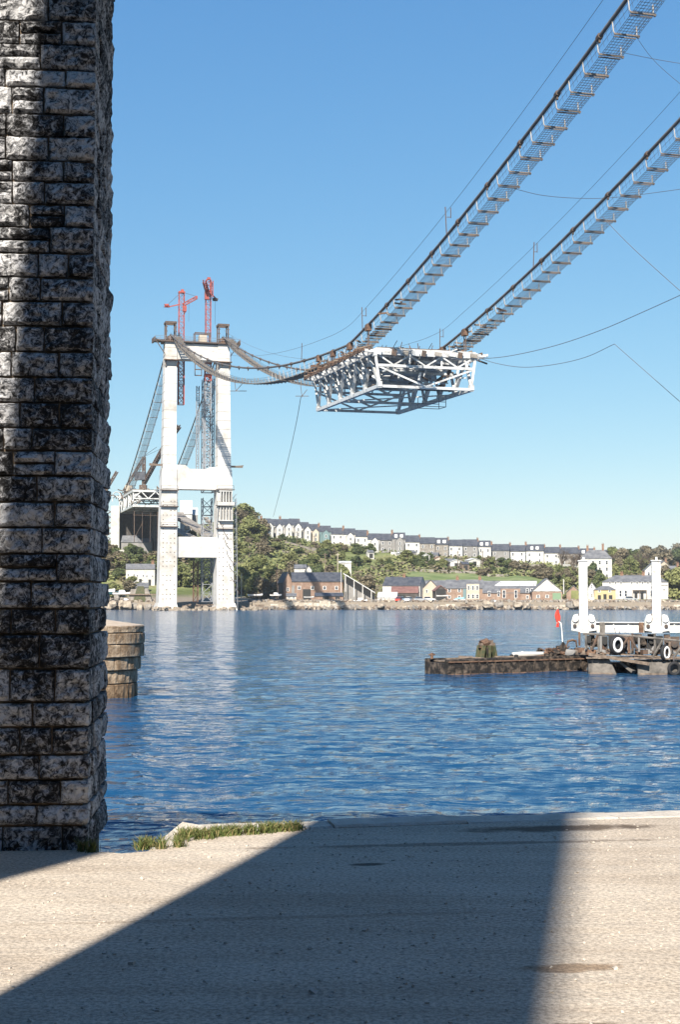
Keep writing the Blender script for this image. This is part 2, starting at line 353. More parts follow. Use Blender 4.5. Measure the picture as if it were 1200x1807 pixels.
# ------------------------------------------------------------------ stone pier beside the viewer
def rock_face_material():
    m = bpy.data.materials.new('sooty_stone'); m.use_nodes = True
    n, l = m.node_tree.nodes, m.node_tree.links; b = n['Principled BSDF']; b.inputs['Roughness'].default_value = 0.85; b.inputs['Specular IOR Level'].default_value = 0.25
    g = n.new('ShaderNodeNewGeometry'); oi = n.new('ShaderNodeObjectInfo')
    def nz(scale, det, rough=0.65, dist=0.0):
        t = n.new('ShaderNodeTexNoise'); t.inputs['Scale'].default_value = scale; t.inputs['Detail'].default_value = det; t.inputs['Roughness'].default_value = rough; t.inputs['Distortion'].default_value = dist
        l.new(g.outputs['Position'], t.inputs['Vector']); return t.outputs['Fac']
    def mth(op, a, bb):
        k = n.new('ShaderNodeMath'); k.operation = op
        for i, q in enumerate((a, bb)):
            if isinstance(q, (int, float)): k.inputs[i].default_value = q
            else: l.new(q, k.inputs[i])
        return k.outputs[0]
    # soot: patches a few centimetres wide, more of them on some stones than on others
    f = mth('ADD', mth('ADD', mth('MULTIPLY', nz(24, 10, 0.78, 0.9), 0.95), mth('MULTIPLY', nz(4.2, 4), 0.30)), mth('MULTIPLY', oi.outputs['Random'], 0.10))
    r = n.new('ShaderNodeValToRGB'); e = r.color_ramp.elements
    e[0].position = 0.612; e[0].color = (0.014, 0.013, 0.013, 1); e[1].position = 0.772; e[1].color = (0.62, 0.61, 0.61, 1)
    k = e.new(0.668); k.color = (0.14, 0.14, 0.145, 1); k = e.new(0.712); k.color = (0.36, 0.355, 0.36, 1)
    l.new(f, r.inputs[0]); l.new(r.outputs[0], b.inputs['Base Color'])
    bp = n.new('ShaderNodeBump'); bp.inputs['Strength'].default_value = 1.0; bp.inputs['Distance'].default_value = 0.02
    l.new(nz(45, 8, 0.7), bp.inputs['Height']); l.new(bp.outputs[0], b.inputs['Normal'])
    return m
soot = rock_face_material()
mortar = mat('mortar', (0.16, 0.12, 0.085), 0.95, scale=9, color2=(0.30, 0.23, 0.165), bump=0.6, bscale=60)
YAW = R(4.5)
pier = thing('stone_pier', 'tall sooty rock-faced stone pier at the left edge with a sunlit strip', 'pier', (-1.70, 9.72, 0), YAW)
PW, PD = 1.45, 1.35
core = MB(); core.span((-PW + .05, .05, -3), (-.05, PD, 7.2)); core.build('mortar_core', mortar, pier)
def rough_stone(w, h, d, seed, res=0.018, amp=0.026, open_faces=('f',), edge=.020):
    """box w x d x h with its low corner at 0; rough quarry face on -y (and +x for corner stones)"""
    nx, nz_, ny = max(3, int(w / res)), max(3, int(h / res)), max(2, int(d / (res * 1.4)))
    V, Fs, idx = [], [], {}
    off = Vector((seed * 3.17, seed * 1.93, seed * 0.71))
    tilt = (random.uniform(-.012, .012), random.uniform(-.010, .014))
    def vert(i, j, k):
        key = (i, j, k)
        if key in idx: return idx[key]
        p = Vector((w * i / nx, d * j / ny, h * k / nz_))
        ex = p.x if 'r' in open_faces else min(p.x, w - p.x); ez = min(p.z, h - p.z); ey = d - p.y
        q = p.copy()
        rx = 0.012
        a1 = mn.fractal(p * 9 + off, 0.9, 2.1, 5)
        a2 = abs(mn.noise(p * 14 + off * 1.7))
        a3 = mn.noise(p * 26 + off * .6)
        bump = amp * (0.95 * a1 - 1.3 * a2 + 0.55) + 0.006 * a3
        if j == 0:
            ed = max(0, min(1, min(ex, ez) / 0.028))
            q.y -= (bump * ed ** 0.6 + 0.004 + tilt[0] * (p.x / w - .5) * 2 + tilt[1] * (p.z / h - .5) * 2) - (1 - ed) ** 2 * edge
        if i == nx and 'r' in open_faces:
            ed = max(0, min(1, min(ey, ez) / 0.028))
            q.x += (bump - .01) * 0.42 * ed ** 0.6 - (1 - ed) ** 2 * 0.006
        jit = 0.006 * mn.noise(p * 20 + off * 2.3)
        if k == nz_: q.z += jit - 0.002
        if k == 0: q.z += jit + 0.002
        if i == 0 or (i == nx and 'r' not in open_faces): q.x += jit
        idx[key] = len(V); V.append(q); return idx[key]
    for i in range(nx):
        for k in range(nz_):
            Fs.append((vert(i, 0, k), vert(i + 1, 0, k), vert(i + 1, 0, k + 1), vert(i, 0, k + 1)))
    if 'r' in open_faces:
        for j in range(ny):
            for k in range(nz_):
                Fs.append((vert(nx, j, k), vert(nx, j + 1, k), vert(nx, j + 1, k + 1), vert(nx, j, k + 1)))
    jj = ny if 'r' in open_faces else 0
    # top, bottom, sides: single strips back to the core
    for k, flip in ((0, 0), (nz_, 1)):
        for i in range(nx):
            a, b_ = vert(i, 0, k), vert(i + 1, 0, k)
            c0, c1 = vert(i + 1, ny, k), vert(i, ny, k)
            Fs.append((a, b_, c0, c1) if flip else (c1, c0, b_, a))
    for i in ((0,) if 'r' in open_faces else (0, nx)):
        for k in range(nz_):
            Fs.append((vert(i, 0, k), vert(i, 0, k + 1), vert(i, ny, k + 1), vert(i, ny, k)))
    me = bpy.data.meshes.new('stone'); me.from_pydata([tuple(v) for v in V], [], Fs); me.materials.append(soot)
    return me
bounds_px = [1494, 1457, 1420, 1376, 1332, 1283, 1239, 1180, 1119, 1074, 1026, 977, 931, 886, 840, 795, 755, 711, 666, 621, 576, 532, 490, 447, 401, 361, 321, 284, 242, 202, 155, 123, 80, 38, -4]
zs = [at(170, y, 9.72).z for y in bounds_px]
zs[0] = -0.05
while zs[-1] < 6.35: zs.append(zs[-1] + random.uniform(.14, .18))
seed = 1; J = 0.013
for ci in range(len(zs) - 1):
    z0, z1 = zs[ci], zs[ci + 1]; h = z1 - z0 - J
    wc = random.uniform(.30, .42) if ci % 2 else random.uniform(.17, .26)
    dc = random.uniform(.18, .26) if ci % 2 else random.uniform(.32, .42)
    xs = [0, -wc]
    while xs[-1] > -PW + .25: xs.append(xs[-1] - random.uniform(.19, .42))
    xs[-1] = -PW
    for a, b_ in zip(xs, xs[1:]):
        hs = [(z0, h)]
        if a != 0 and random.random() < .16: hs = [(z0, h * .5 - J / 2), (z0 + h * .5 + J / 2, h * .5 - J / 2)]
        for zz, hh in hs:
            corner = a == 0
            me = rough_stone(a - b_ - J, hh, (dc - J) if corner else 0.12, seed, open_faces=('f', 'r') if corner else ('f',), res=0.019 if b_ > -.9 else .035)
            link('stone', me, pier, (b_ + J / 2, 0, zz + J / 2)); seed += 1
    # side face stones
    y = dc
    while y < PD - .1:
        L = min(random.uniform(.25, .5), PD - y)
        me = rough_stone(L - J, h, 0.10, seed, res=.03, amp=.011, edge=.007); seed += 1
        o = link('stone', me, pier, (0, y + J / 2, z0 + J / 2), math.pi / 2)
        y += L
upper = MB(); z = zs[-1]
while z < 7.0:
    h = random.uniform(.15, .2); x = 0
    while x > -PW + .2:
        w = random.uniform(.22, .42); w = min(w, PW + x)
        upper.span((x - w + .006, random.uniform(-.02, .01), z + .006), (x - .006 + (random.uniform(0, .02) if x == 0 else 0), .3, z + h - .006)); x -= w
    y = .3
    while y < PD - .15:
        w = min(random.uniform(.25, .5), PD - y)
        upper.span((-.3, y + .006, z + .006), (random.uniform(-.01, .02), y + w - .006, z + h - .006)); y += w
    z += h
tag(upper.build('upper_stonework', soot, pier), kind='stuff')

# ------------------------------------------------------------------ tower frame: u along the bridge from the far tower towards the near bank
TX, TY, TH, SPAN, HALF = -38.426, 377.143, 0.26537, 332.774, 7.08
AX = Vector((math.sin(TH), -math.cos(TH), 0)); NX = Vector((math.cos(TH), math.sin(TH), 0))
def tw(u, lat, zrel): return Vector((TX, TY, EYE + zrel)) + AX * u + NX * lat
def cable_z(u):
    s = u / SPAN; u0 = 0.53376
    return 69.583 - 4 * 20.747 * s * (1 - s) - 12.609 * min(s / u0, (1 - s) / (1 - u0))
def ray_lat(px, py, lat):                         # where the sight line meets the vertical plane of one cable
    r = at(px, py, 1.0) - Vector((0, 0, EYE))
    t = (lat + TX * NX.x + TY * NX.y) / (r.x * NX.x + r.y * NX.y)
    P = r * t; d = Vector((P.x - TX, P.y - TY, 0))
    return d.dot(AX), P.z
ANCH = [ray_lat(205, 880, -HALF), ray_lat(309, 828, HALF)]
AU = -114.0
AZ = 31.5
def back_z(u): 
    s = u / AU
    return 69.583 + (AZ - 69.583) * s - 4 * 2.0 * s * (1 - s)
def cz(u): return cable_z(u) if u >= 0 else back_z(u)
U_END = 318.0

main_cables = []
for side, lab in ((-1, 'thick dark suspension cable nearer the stone pier, higher in the sky'), (1, 'thick dark suspension cable farther from the stone pier, lower right in the sky')):
    t = thing('main_cable', lab, 'cable', tw(0, side * HALF, 69.6), 0, 'main suspension cables')
    org = Vector(t.location)
    us = [AU + i * 6 for i in range(19)] + [0] + [3 * i for i in range(1, int(U_END / 3) + 1)]
    b = MB(); b.sm = True; b.tube([tw(u, side * HALF, cz(u)) - org for u in us], 0.185, 8); b.build('cable_strand', cable_mat, t)
    u = 12
    while u < U_END:
        p = tw(u, side * HALF, cz(u)) - org; q = tw(u + .5, side * HALF, cz(u + .5)) - org
        b = MB(); b.tube([p, q], 0.29, 8); b.box(((p + q) / 2 + Vector((0, 0, -.38))), (.18, .3, .3))
        b.build('cable_band', steel_dark, t); u += 9.2
    main_cables.append(t)

# ------------------------------------------------------------------ catwalks under the cables
def walk_z(u):
    if u < 0: return cz(u) - 1.2
    d = 1.25 + (2.0 * math.sin(math.pi * u / 165) if u < 165 else 0)
    return cz(u) - d * min(1, u / 12 + .1)
brk = MB()
W0, W1 = 0.10, 2.45
brk.k = 0
brk.tube([(-.06, 0, 1.28), (.0, 0, 1.0), (W0, 0, .15), (W0 + .12, 0, .03), (W0 + .3, 0, 0)], .052, 6)
brk.tube([(W1 - .1, 0, 0.0), (W1 - .14, 0, .85)], .055, 6)
brk.k = 1
brk.box(((W0 + W1) / 2 + .1, 0, -.02), (W1 - W0 + .1, .13, .15)); brk.box((W1 + .02, 0, -.10), (.16, .16, .18))
bracket_post = mat('bracket_post', (0.48, 0.46, 0.43), 0.7, scale=2.0, color2=(0.30, 0.25, 0.21))
brk_me = brk.mesh('bracket', [bracket_post, bracket_beam])
brk_rot = TH
brk_old = brk.mesh('bracket', [wire_pale, bracket_beam])
for side, lab in ((-1, 'wire mesh catwalk slung beneath the higher suspension cable'), (1, 'wire mesh catwalk slung beneath the lower right suspension cable')):
    org = tw(0, side * HALF, 69.6)
    t = thing('catwalk', lab, 'catwalk', org, 0, 'cable-spinning catwalks')
    u = -111; n_b = 0
    while u < U_END - 2:
        o = link('bracket', brk_me if u > 120 or u < 0 else brk_old, t, tw(u, side * HALF, walk_z(u)) - org, brk_rot)
        if u < 170: o.scale = (1, 1, (.75 if u > 120 else .5) + .5 * random.random())
        u += 3.05 if u > 0 else 4.6; n_b += 1
    def row(lat, dz, u0, u1, st=4):
        us = []; u = u0
        while u < u1: us.append(u); u += st
        us.append(u1)
        return [tw(u, side * HALF + lat, walk_z(u) + dz) - org for u in us]
    b = MB()
    for lat in (W0 + .32, W0 + .5, W0 + .8, 1.2, 1.5, 1.8, 2.1, W1 - .15, W1): b.tube(row(lat, .05, AU, U_END), .022, 4)
    b.build('floor_wire', wire_mat, t)
    b = MB()
    for lat, dz in ((W1 - .14, .85), (W1 - .12, .45), (W0 - .02, .95), (W0 + .05, .5)): b.tube(row(lat, dz, AU, U_END), .02, 4)
    b.build('hand_rope', wire_mat, t)
    b = MB(); u = AU
    while u < U_END:
        b.bar(tw(u, side * HALF + W0 + .3, walk_z(u) + .07) - org, tw(u, side * HALF + W1, walk_z(u) + .07) - org, .035 if u > 160 else .05); u += .40
    tag(b.build('cross_wire', wire_mat, t), kind='stuff')
    b = MB(); u = AU
    while u < U_END:
        b.bar(tw(u, side * HALF + W1, walk_z(u) + .05) - org, tw(u + .2, side * HALF + W1 - .14, walk_z(u) + .85) - org, .022); b.bar(tw(u, side * HALF + W0 + .1, walk_z(u) + .05) - org, tw(u, side * HALF - .02, walk_z(u) + .95) - org, .02); u += .8
    tag(b.build('side_wire', wire_mat, t), kind='stuff')
    for u in [118 + 3.05 * k for k in range(65)]:
        if u > U_END - 3: break
        b = MB(); b.bar(tw(u + 1.5, side * HALF + W0 + .2, walk_z(u + 1.5)) - org, tw(u + 1.5, side * HALF + W1, walk_z(u + 1.5)) - org, .09); b.build('floor_bearer', bracket_beam, t)
    b = MB(); u = 2
    while u < 196:
        j = random.uniform(-.1, .1)
        if u < 158 or random.random() < .5: b.bar(tw(u, side * HALF + W0 + .1 + j, walk_z(u) + .02) - org, tw(u, side * HALF + W1 + .1 + j, walk_z(u) + .02) - org, .42, .06)
        u += .52 if u < 150 else .8
    tag(b.build('duckboard', wire_pale, t), kind='stuff')
    for i in range(26):
        u = random.uniform(150, 200); b = MB(); a = random.uniform(0, 3.1); L = random.uniform(.6, 1.8)
        p = tw(u, side * HALF + random.uniform(-.3, 2.4), walk_z(u) + random.uniform(.1, .9)) - org
        b.bar(p, p + Vector((math.cos(a) * L, math.sin(a) * L, random.uniform(-.2, .3))), .22, .2); b.build('timber_baulk', rust if i % 2 else timber, t)

def rope(name, label, pts, r=0.03, m=None, cat='rope', sag=0.0, group=None):
    pts = [Vector(p) for p in pts]
    if sag:
        a, c = pts[0], pts[-1]; pts = [a.lerp(c, i / 14) - Vector((0, 0, sag * 4 * (i / 14) * (1 - i / 14))) for i in range(15)]
    if len(pts) > 2 and not sag:                      # smooth hanging curve through the points
        q = [pts[0] * 2 - pts[1]] + pts + [pts[-1] * 2 - pts[-2]]; out = []
        for i in range(1, len(q) - 2):
            for k in range(6):
                u = k / 6; p0, p1, p2, p3 = q[i - 1], q[i], q[i + 1], q[i + 2]
                out.append(0.5 * (2 * p1 + (p2 - p0) * u + (2 * p0 - 5 * p1 + 4 * p2 - p3) * u * u + (3 * p1 - p0 - 3 * p2 + p3) * u ** 3))
        pts = out + [pts[-1]]
    b = MB(); o0 = pts[0]; b.tube([p - o0 for p in pts], r, 4)
    o = b.build(name, m or rope_mat); o.location = o0
    return tag(o, label, cat, group)
# hoisting ropes carried above the cables by light masts
for side, lab in ((-1, 'thin hoisting rope running above the higher suspension cable'), (1, 'thin hoisting rope running above the lower right suspension cable')):
    rope('hoist_rope', lab, [tw(u, side * HALF - .4, cz(u) + 2.3) for u in list(range(4, 316, 8))], .026)
for side, us in ((-1, (88, 150, 186, 221)), (1, (178, 213))):
    for k, u in enumerate(us):
        p = tw(u, side * HALF - .4, cz(u)); 
        b = MB(); b.tube([(0, 0, -.3), (random.uniform(-.2, .2), 0, 2.9)], .06, 5)
        if u > 160: b.tube([(.5, 0, 1.6), (.5, 0, 2.8)], .05, 5); b.bar((0, 0, 1.7), (.5, 0, 1.7), .06)
        o = b.build('rope_mast', steel_dark); o.location = p
        tag(o, f'{ORD[k]} light mast from the tower standing on the {"higher" if side < 0 else "lower right"} suspension cable', 'mast', 'rope masts on the cables')

# ------------------------------------------------------------------ hanging stiffening-truss section
U0, U1 = 157.5, 191.5
t = thing('truss_section', 'white steel stiffening truss section hung from the cables at mid-river', 'bridge section', tw((U0 + U1) / 2, 0, 31))
t.rotation_euler = (0, 0, 0)
ORG = Vector(t.location)
def tp(u, lat, h):                                # h above bottom chord; the section hangs on a slight slope
    return tw(u, lat, 28.35 + (U1 - u) / 34 * 1.0 + h) - ORG
def part(name, p, q, w, h=None, m=steel_white, sub=None):
    b = MB(); b.bar(p, q, w, h); return b.build(name, m, sub or t)
H = 4.75; HB = 6.6                                 # depth; half width of bottom
NP = 5
for s in (-1, 1):
    part('top_chord', tp(U0, s * 7.2, H), tp(U1, s * 7.2, H), .55, .6)
    part('bottom_chord', tp(U0, s * HB, 0), tp(U1, s * HB, 0), .55, .5)
    for i in range(NP + 1):
        u = U0 + .3 + (U1 - U0 - .6) * i / NP
        part('post', tp(u, s * HB, .25), tp(u, s * 7.2, H - .3), .75, .34)
        g = MB(); c = tp(u, s * (HB + .0), .25); g.box(c, (.6, .8, .7), Matrix.Rotation(TH, 3, 'Z')); g.build('gusset', steel_white, t)
        g = MB(); c = tp(u, s * 7.25, H - .35); g.box(c, (.5, .9, .7), Matrix.Rotation(TH, 3, 'Z')); g.build('gusset', steel_white, t)
        if i < NP:
            u2 = U0 + .3 + (U1 - U0 - .6) * (i + 1) / NP; um = (u + u2) / 2
            part('diagonal', tp(u, s * HB, .2), tp(um, s * 7.0, H - .3), .42, .30)
            part('diagonal', tp(u2, s * HB, .2), tp(um, s * 7.0, H - .3), .34, .34)
            part('walkway_bracket', tp(um, s * 7.3, H), tp(um, s * 9.0, H + .05), .3, .4)
        part('walkway_bracket', tp(u, s * 7.3, H), tp(u, s * 9.0, H + .05), .3, .4)
    part('walkway_stringer', tp(U0, s * 8.9, H + .1), tp(U1, s * 8.9, H + .1), .22, .35, rust if s < 0 else steel_white)
    part('walkway_stringer', tp(U0, s * 8.1, H + .3), tp(U1, s * 8.1, H + .3), .18, .25, rust)
for i in range(NP + 1):
    u = U0 + .3 + (U1 - U0 - .6) * i / NP
    part('floor_beam', tp(u, -7.2, H), tp(u, 7.2, H), .5, .9)
    part('floor_beam_chord', tp(u, -6.9, H - 1.9), tp(u, 6.9, H - 1.9), .35, .35)
    if i in (0, 2, 5): part('bottom_strut', tp(u, -HB, 0), tp(u, HB, 0), .42, .36)
    for k in range(6):
        a, c = -6.9 + k * 2.3, -6.9 + (k + 1) * 2.3
        part('sway_brace', tp(u, a, H - 1.8 if k % 2 else H - .4), tp(u, c, H - .4 if k % 2 else H - 1.8), .2)
    part('sway_post', tp(u, -2.3, H - .4), tp(u, -2.3, H - 1.8), .22); part('sway_post', tp(u, 2.3, H - .4), tp(u, 2.3, H - 1.8), .22)
    part('sway_diagonal', tp(u, -6.9, H - 2), tp(u, 0, .15), .24); part('sway_diagonal', tp(u, 6.9, H - 2), tp(u, 0, .15), .24)
    if i < NP:
        u2 = U0 + .3 + (U1 - U0 - .6) * (i + 1) / NP
        if i in (0, 2):
            u3 = U0 + .3 + (U1 - U0 - .6) * (i + 2) / NP
            part('lateral_brace', tp(u, -HB, 0), tp(u3, HB, 0), .17)
        part('lateral_brace', tp(u, -7, H - .5), tp(u2, 7, H - .5), .26); part('lateral_brace', tp(u, 7, H - .5), tp(u2, -7, H - .5), .26)
for lat in (-5.4, -3.2, -1.1, 1.1, 3.2, 5.4): part('stringer', tp(U0, lat, H + .1), tp(U1, lat, H + .1), .28, .55)
for (ua, ub, la, lb) in ((158, 165, -6.8, 6.8), (165.2, 172, -6.8, 6.8), (172.2, 179, -6.8, 6.8), (179.2, 186, -6.8, 6.8), (186.2, 191, -6.8, 3.5)):
    g = MB(); g.bar(tp((ua + ub) / 2, la, H + .5), tp((ua + ub) / 2, lb, H + .5), ub - ua, .14); g.build('deck_plate', steel_dark, t)
for (la, lb) in ((-6.5, -2), (1, 6)):
    g = MB(); g.bar(tp(186, la, .55), tp(186, lb, .55), 3.5, .1); g.build('work_platform', timber, t)
for s in (-1, 1):
    for u in (160, 168.5, 178, 187.5):
        for du in (-.35, .35): part('hanger_rope', tp(u + du, s * 7.1, H + .1), tw(u + du, s * HALF, cz(u) + .1) - ORG, .13, .13, steel_dark)
        g = MB(); g.box(tw(u, s * HALF, cz(u) - .4) - ORG, (.7, 1.1, .9), Matrix.Rotation(TH, 3, 'Z')); g.build('hanger_clamp', rust, t)
# timber clutter along the top of the south walkway
for i in range(16):
    u = U0 + 1 + i * 2.05
    g = MB(); g.bar(tp(u, -9.3 + random.uniform(-.3, .3), H + .4), tp(u + random.uniform(.3, 1.4), -7.4 + random.uniform(-.4, .4), H + .5 + random.random() * .5), .28, .16); g.build('walkway_board', rust if i % 3 else timber, t)
    g = MB(); g.tube([tp(u, -9.0, H + .2), tp(u, -9.05, H + 1.3)], .05, 4); g.build('rail_post', rust, t)
for i in range(14):
    g = MB(); g.tube([tp(U1 - .3 - random.random() * 8, -5 + i * .85, H + .4), tp(U1 - .3 - random.random() * 6, -5 + i * .85 + random.uniform(-.2, .2), H + 1.2 + random.random() * .8)], .05, 4); g.build('rail_post', rust if i % 2 else steel_dark, t)
for i in range(46):
    u = random.uniform(U0 + 1, U1 - .2); la = random.uniform(-7, 7); g = MB(); a = random.uniform(0, 3.1); L = random.uniform(.6, 2.6)
    g.bar(tp(u, la, H + .35), tp(u + math.cos(a) * L, la + math.sin(a) * L, H + .4 + random.random() * .7), random.uniform(.12, .5), random.uniform(.1, .3)); g.build('deck_timber', (timber, steel_white, steel_dark, rust, steel_white)[i % 5], t)
for i in range(48):
    la = random.uniform(-6.5, 6.5); g = MB(); h0 = random.uniform(.6, H - .4); a = random.uniform(0, 3.1); L = random.uniform(.8, 2.4); u = U1 - random.uniform(0, 9)
    g.bar(tp(u, la, h0), tp(u - random.uniform(0, 2), la + math.cos(a) * L, h0 + math.sin(a) * L * .6), random.uniform(.15, .34)); g.build('temporary_brace', (steel_white, steel_dark, steel_white)[i % 3], t)
for i in range(9):
    la = -6.8 + i * 1.6 + random.uniform(-.4, .4); g = MB(); g.bar(tp(U1 + .35, la, H - .1), tp(U1 + .35, la + random.uniform(.5, 1.2), H - .2), .12, random.uniform(.4, 1.0)); g.build('edge_plate', (steel_white, steel_dark, stone_grey)[i % 3], t)
for i in range(4):
    u = U1 - 4 - i * 7; g = MB(); g.bar(tp(u, 7.6, H + .3), tp(u, 10.4, H + random.uniform(-.6, .3)), .2); g.build('davit', rust, t)
# cradle slung under the bottom
g = MB()
for a in (2.6, 5.8):
    for u in (180, 183): g.tube([tp(u, a, 0), tp(u, a, -1.6)], .05, 4)
for u in (180, 183):
    for h in (-1.6, -.9): g.tube([tp(u, 2.6, h), tp(u, 5.8, h)], .05, 4)
for a in (2.6, 5.8): g.tube([tp(180, a, -1.6), tp(183, a, -1.6)], .05, 4)
g.build('access_cradle', scaffold_grey, t)

# loose ropes to the right
def P(px, py, Y): return at(px, py, Y)
rope('guy_rope', 'rope curving from the truss section up to the right edge of the sky', [P(842, 634, 190), P(900, 628, 184), P(980, 610, 176), P(1060, 583, 168), P(1130, 553, 160), P(1230, 508, 150)], .04)
rope('guy_rope', 'slack rope dipping below the truss section to a kink at right', [P(846, 632, 190), P(880, 642, 186), P(925, 648, 180), P(980, 643, 174), P(1035, 630, 168), P(1085, 607, 160)], .035)
rope('guy_rope', 'straight rope falling rightwards from the kink below the catwalks', [P(1085, 607, 160), P(1250, 752, 146)], .035)
rope('guy_rope', 'rope falling rightwards from the lower right catwalk', [P(1064, 383, 156), P(1120, 440, 152), P(1240, 548, 146)], .035)
rope('guy_rope', 'rope sagging level between the two catwalks', [P(908, 333, 148), P(960, 345, 150), P(1030, 350, 153), P(1100, 347, 155), P(1230, 330, 150)], .03)
rope('guy_rope', 'fine rope leaving the higher catwalk near the top right corner', [P(1096, 92, 128), P(1160, 105, 130), P(1240, 118, 130)], .025)
rope('guy_rope', 'fine rope dropping from the higher catwalk at the top right corner', [P(1120, 60, 128), P(1160, 112, 130), P(1240, 180, 132)], .025)
rope('tag_line', 'long thin tag line hanging from the catwalk down to the hill', [P(531, 700, 254), P(523, 745, 285), P(512, 795, 330), P(499, 848, 400), P(482, 912, 560)], .055)
b = MB(); b.bar((-1.2, 0, 0), (2.2, 0, 0), .12); b.bar((0, 0, 0), (-.3, 0, 2.2), .1); b.bar((0, 0, 0), (1.4, 0, 1.6), .1)
o = b.build('hanging_frame', steel_dark); o.location = P(416, 690, 288); tag(o, 'small dark steel frame hanging under the lowest part of the catwalk', 'frame')
b = MB(); b.bar((-1.2, 0, 0), (1.2, 0, 0), .1); b.bar((0, 0, -.2), (-.3, 0, 2.2), .1); b.bar((0, 0, 0), (.9, 0, 1.2), .1)
o = b.build('hanging_frame', steel_dark); o.location = P(533, 699, 255); tag(o, 'small dark steel frame hanging left of the truss section', 'frame')

# ------------------------------------------------------------------ far tower
t = thing('suspension_tower', 'white concrete suspension bridge tower standing on the far bank', 'bridge tower', (TX, TY, WATER), TH)
BZ = EYE - WATER                                   # local z of eye level
def zt(r): return r + BZ
def taper(mb, cx, w0, d0, z0, w1, d1, z1, cx1=None):
    cx1 = cx if cx1 is None else cx1
    V = []
    for c, w, d, z in ((cx, w0, d0, z0), (cx1, w1, d1, z1)):
        V += [(c - w / 2, -d / 2, z), (c + w / 2, -d / 2, z), (c + w / 2, d / 2, z), (c - w / 2, d / 2, z)]
    mb.add(V, [(3, 2, 1, 0), (4, 5, 6, 7), (0, 1, 5, 4), (1, 2, 6, 5), (2, 3, 7, 6), (3, 0, 4, 7)])
for s in (-1, 1):
    b = MB(); taper(b, s * 7.35, 3.55, 4.4, zt(33.4), 3.15, 3.6, zt(67.2), s * 7.08); b.build('upper_leg', concrete_white, t)
    b = MB(); taper(b, s * 7.65, 4.75, 5.6, zt(-3.5), 3.95, 4.9, zt(33.5), s * 7.35); b.build('lower_leg', concrete_white, t)
    b = MB(); taper(b, s * 7.8, 6.6, 8, -1.2, 4.8, 6.2, 1.9); b.build('plinth', concrete_white, t)
    b = MB()
    for r in range(22):
        for c in range(4):
            if random.random() < .62: b.box((s * 7.5 - 1.5 + c * 1.0, -2.78 + r * .012, 3 + r * 1.22), (.22, .2, .22))
    tag(b.build('tie_hole', steel_dark, t), kind='stuff')
    for k in range(14):
        f = (k + .5) / 14; zz = zt(33.6 + 33.4 * f); w_ = 3.55 - .4 * f; d_ = 4.4 - .8 * f
        b = MB(); b.box((s * (7.35 - .27 * f), 0, zz), (w_ + .03, d_ + .03, .10)); b.build('pour_joint', render_grey, t)
b = MB(); b.span((-5.6, -1.6, zt(62.8)), (5.6, 1.6, zt(67.0))); b.build('cross_beam', concrete_white, t)
b = MB(); b.prism([(-5.6, zt(28.2)), (5.6, zt(28.2)), (5.6, zt(34.2)), (3.6, zt(34.2)), (2.2, zt(33.6)), (-2.0, zt(33.6)), (-3.2, zt(34.6)), (-5.6, zt(34.6))], -2.2, 2.2); b.build('cross_beam', concrete_white, t)
b = MB(); b.span((-5.45, -2.3, zt(10.2)), (5.45, 2.3, zt(15.6))); b.build('cross_beam', concrete_white, t)
b = MB(); b.span((-9.3, -2.5, zt(67.25)), (9.3, 2.5, zt(67.6))); b.build('top_platform', steel_dark, t)
for s in (-1, 1):
    b = MB(); b.bar((s * 8.8, -2, zt(67.2)), (s * 11.4, -2, zt(67.9)), .3); b.bar((s * 11.4, -2, zt(67.9)), (s * 11.6, 2, zt(67.9)), .4, 1.2); b.bar((s * 8.8, -2, zt(64)), (s * 11.2, -2, zt(67.6)), .2)
    b.box((s * 10.2, 0, zt(67.7)), (2.6, 4, .2)); b.build('side_platform', steel_dark, t)
    fr = MB()
    for a in (-1.25, 1.25):
        for y in (-1.3, 1.3): fr.box((s * 7.08 + a, y, zt(70.1)), (.30, .30, 5.0))
    for y in (-1.3, 1.3): fr.box((s * 7.08, y, zt(72.6)), (3.1, .5, .55))
    for a in (-1.25, 1.25): fr.box((s * 7.08 + a, 0, zt(72.6)), (.5, 2.2, .55))
    for h in (68.6, 70.2, 71.4):
        for a in (-1.25, 1.25): fr.bar((s * 7.08 + a - .35, -1.3, zt(h)), (s * 7.08 + a + .35, -1.3, zt(h)), .18)
    fr.build('saddle_frame', steel_dark, t)
    b = MB(); b.box((s * 7.08, 0, zt(68.3)), (1.6, 3.2, 1.3)); b.build('saddle', rust, t)
    b = MB()
    for a in (-1, 1): b.bar((s * 7.08 + a * 1.5, -2.0, zt(60.5)), (s * 7.08 + a * 1.6, -3.1, zt(62.2)), .2)
    b.box((s * 7.08, -2.7, zt(62.3)), (3.9, 1.6, .2)); b.build('work_bracket', rust, t)
    for r in (12.2 + 6.0, 23.5, 27.8) if s < 0 else (17.8, 24.0, 28.2):
        b = MB(); b.box((s * 7.45, -2.9, zt(r)), (4.9, 1.0, .2)); b.build('scaffold_stage', steel_dark, t)
        for a in (-2.2, 2.2): b = MB(); b.bar((s * 7.45 + a, -3.3, zt(r)), (s * 7.45 + a, -3.3, zt(r + 1.1)), .09); b.build('stage_post', steel_dark, t)
        b = MB(); b.bar((s * 7.45 - 2.2, -3.3, zt(r + 1.1)), (s * 7.45 + 2.2, -3.3, zt(r + 1.1)), .08); b.build('stage_rail', steel_dark, t)
    b = MB(); b.box((s * 10.6 if s > 0 else -10.8, -1.5, zt(34.5)), (3.6, .5, .5)); b.bar((s * 9, -1.5, zt(34.5)), (s * 12.6, -1.7, zt(34.8)), .22); b.build('jib_stub', timber, t)
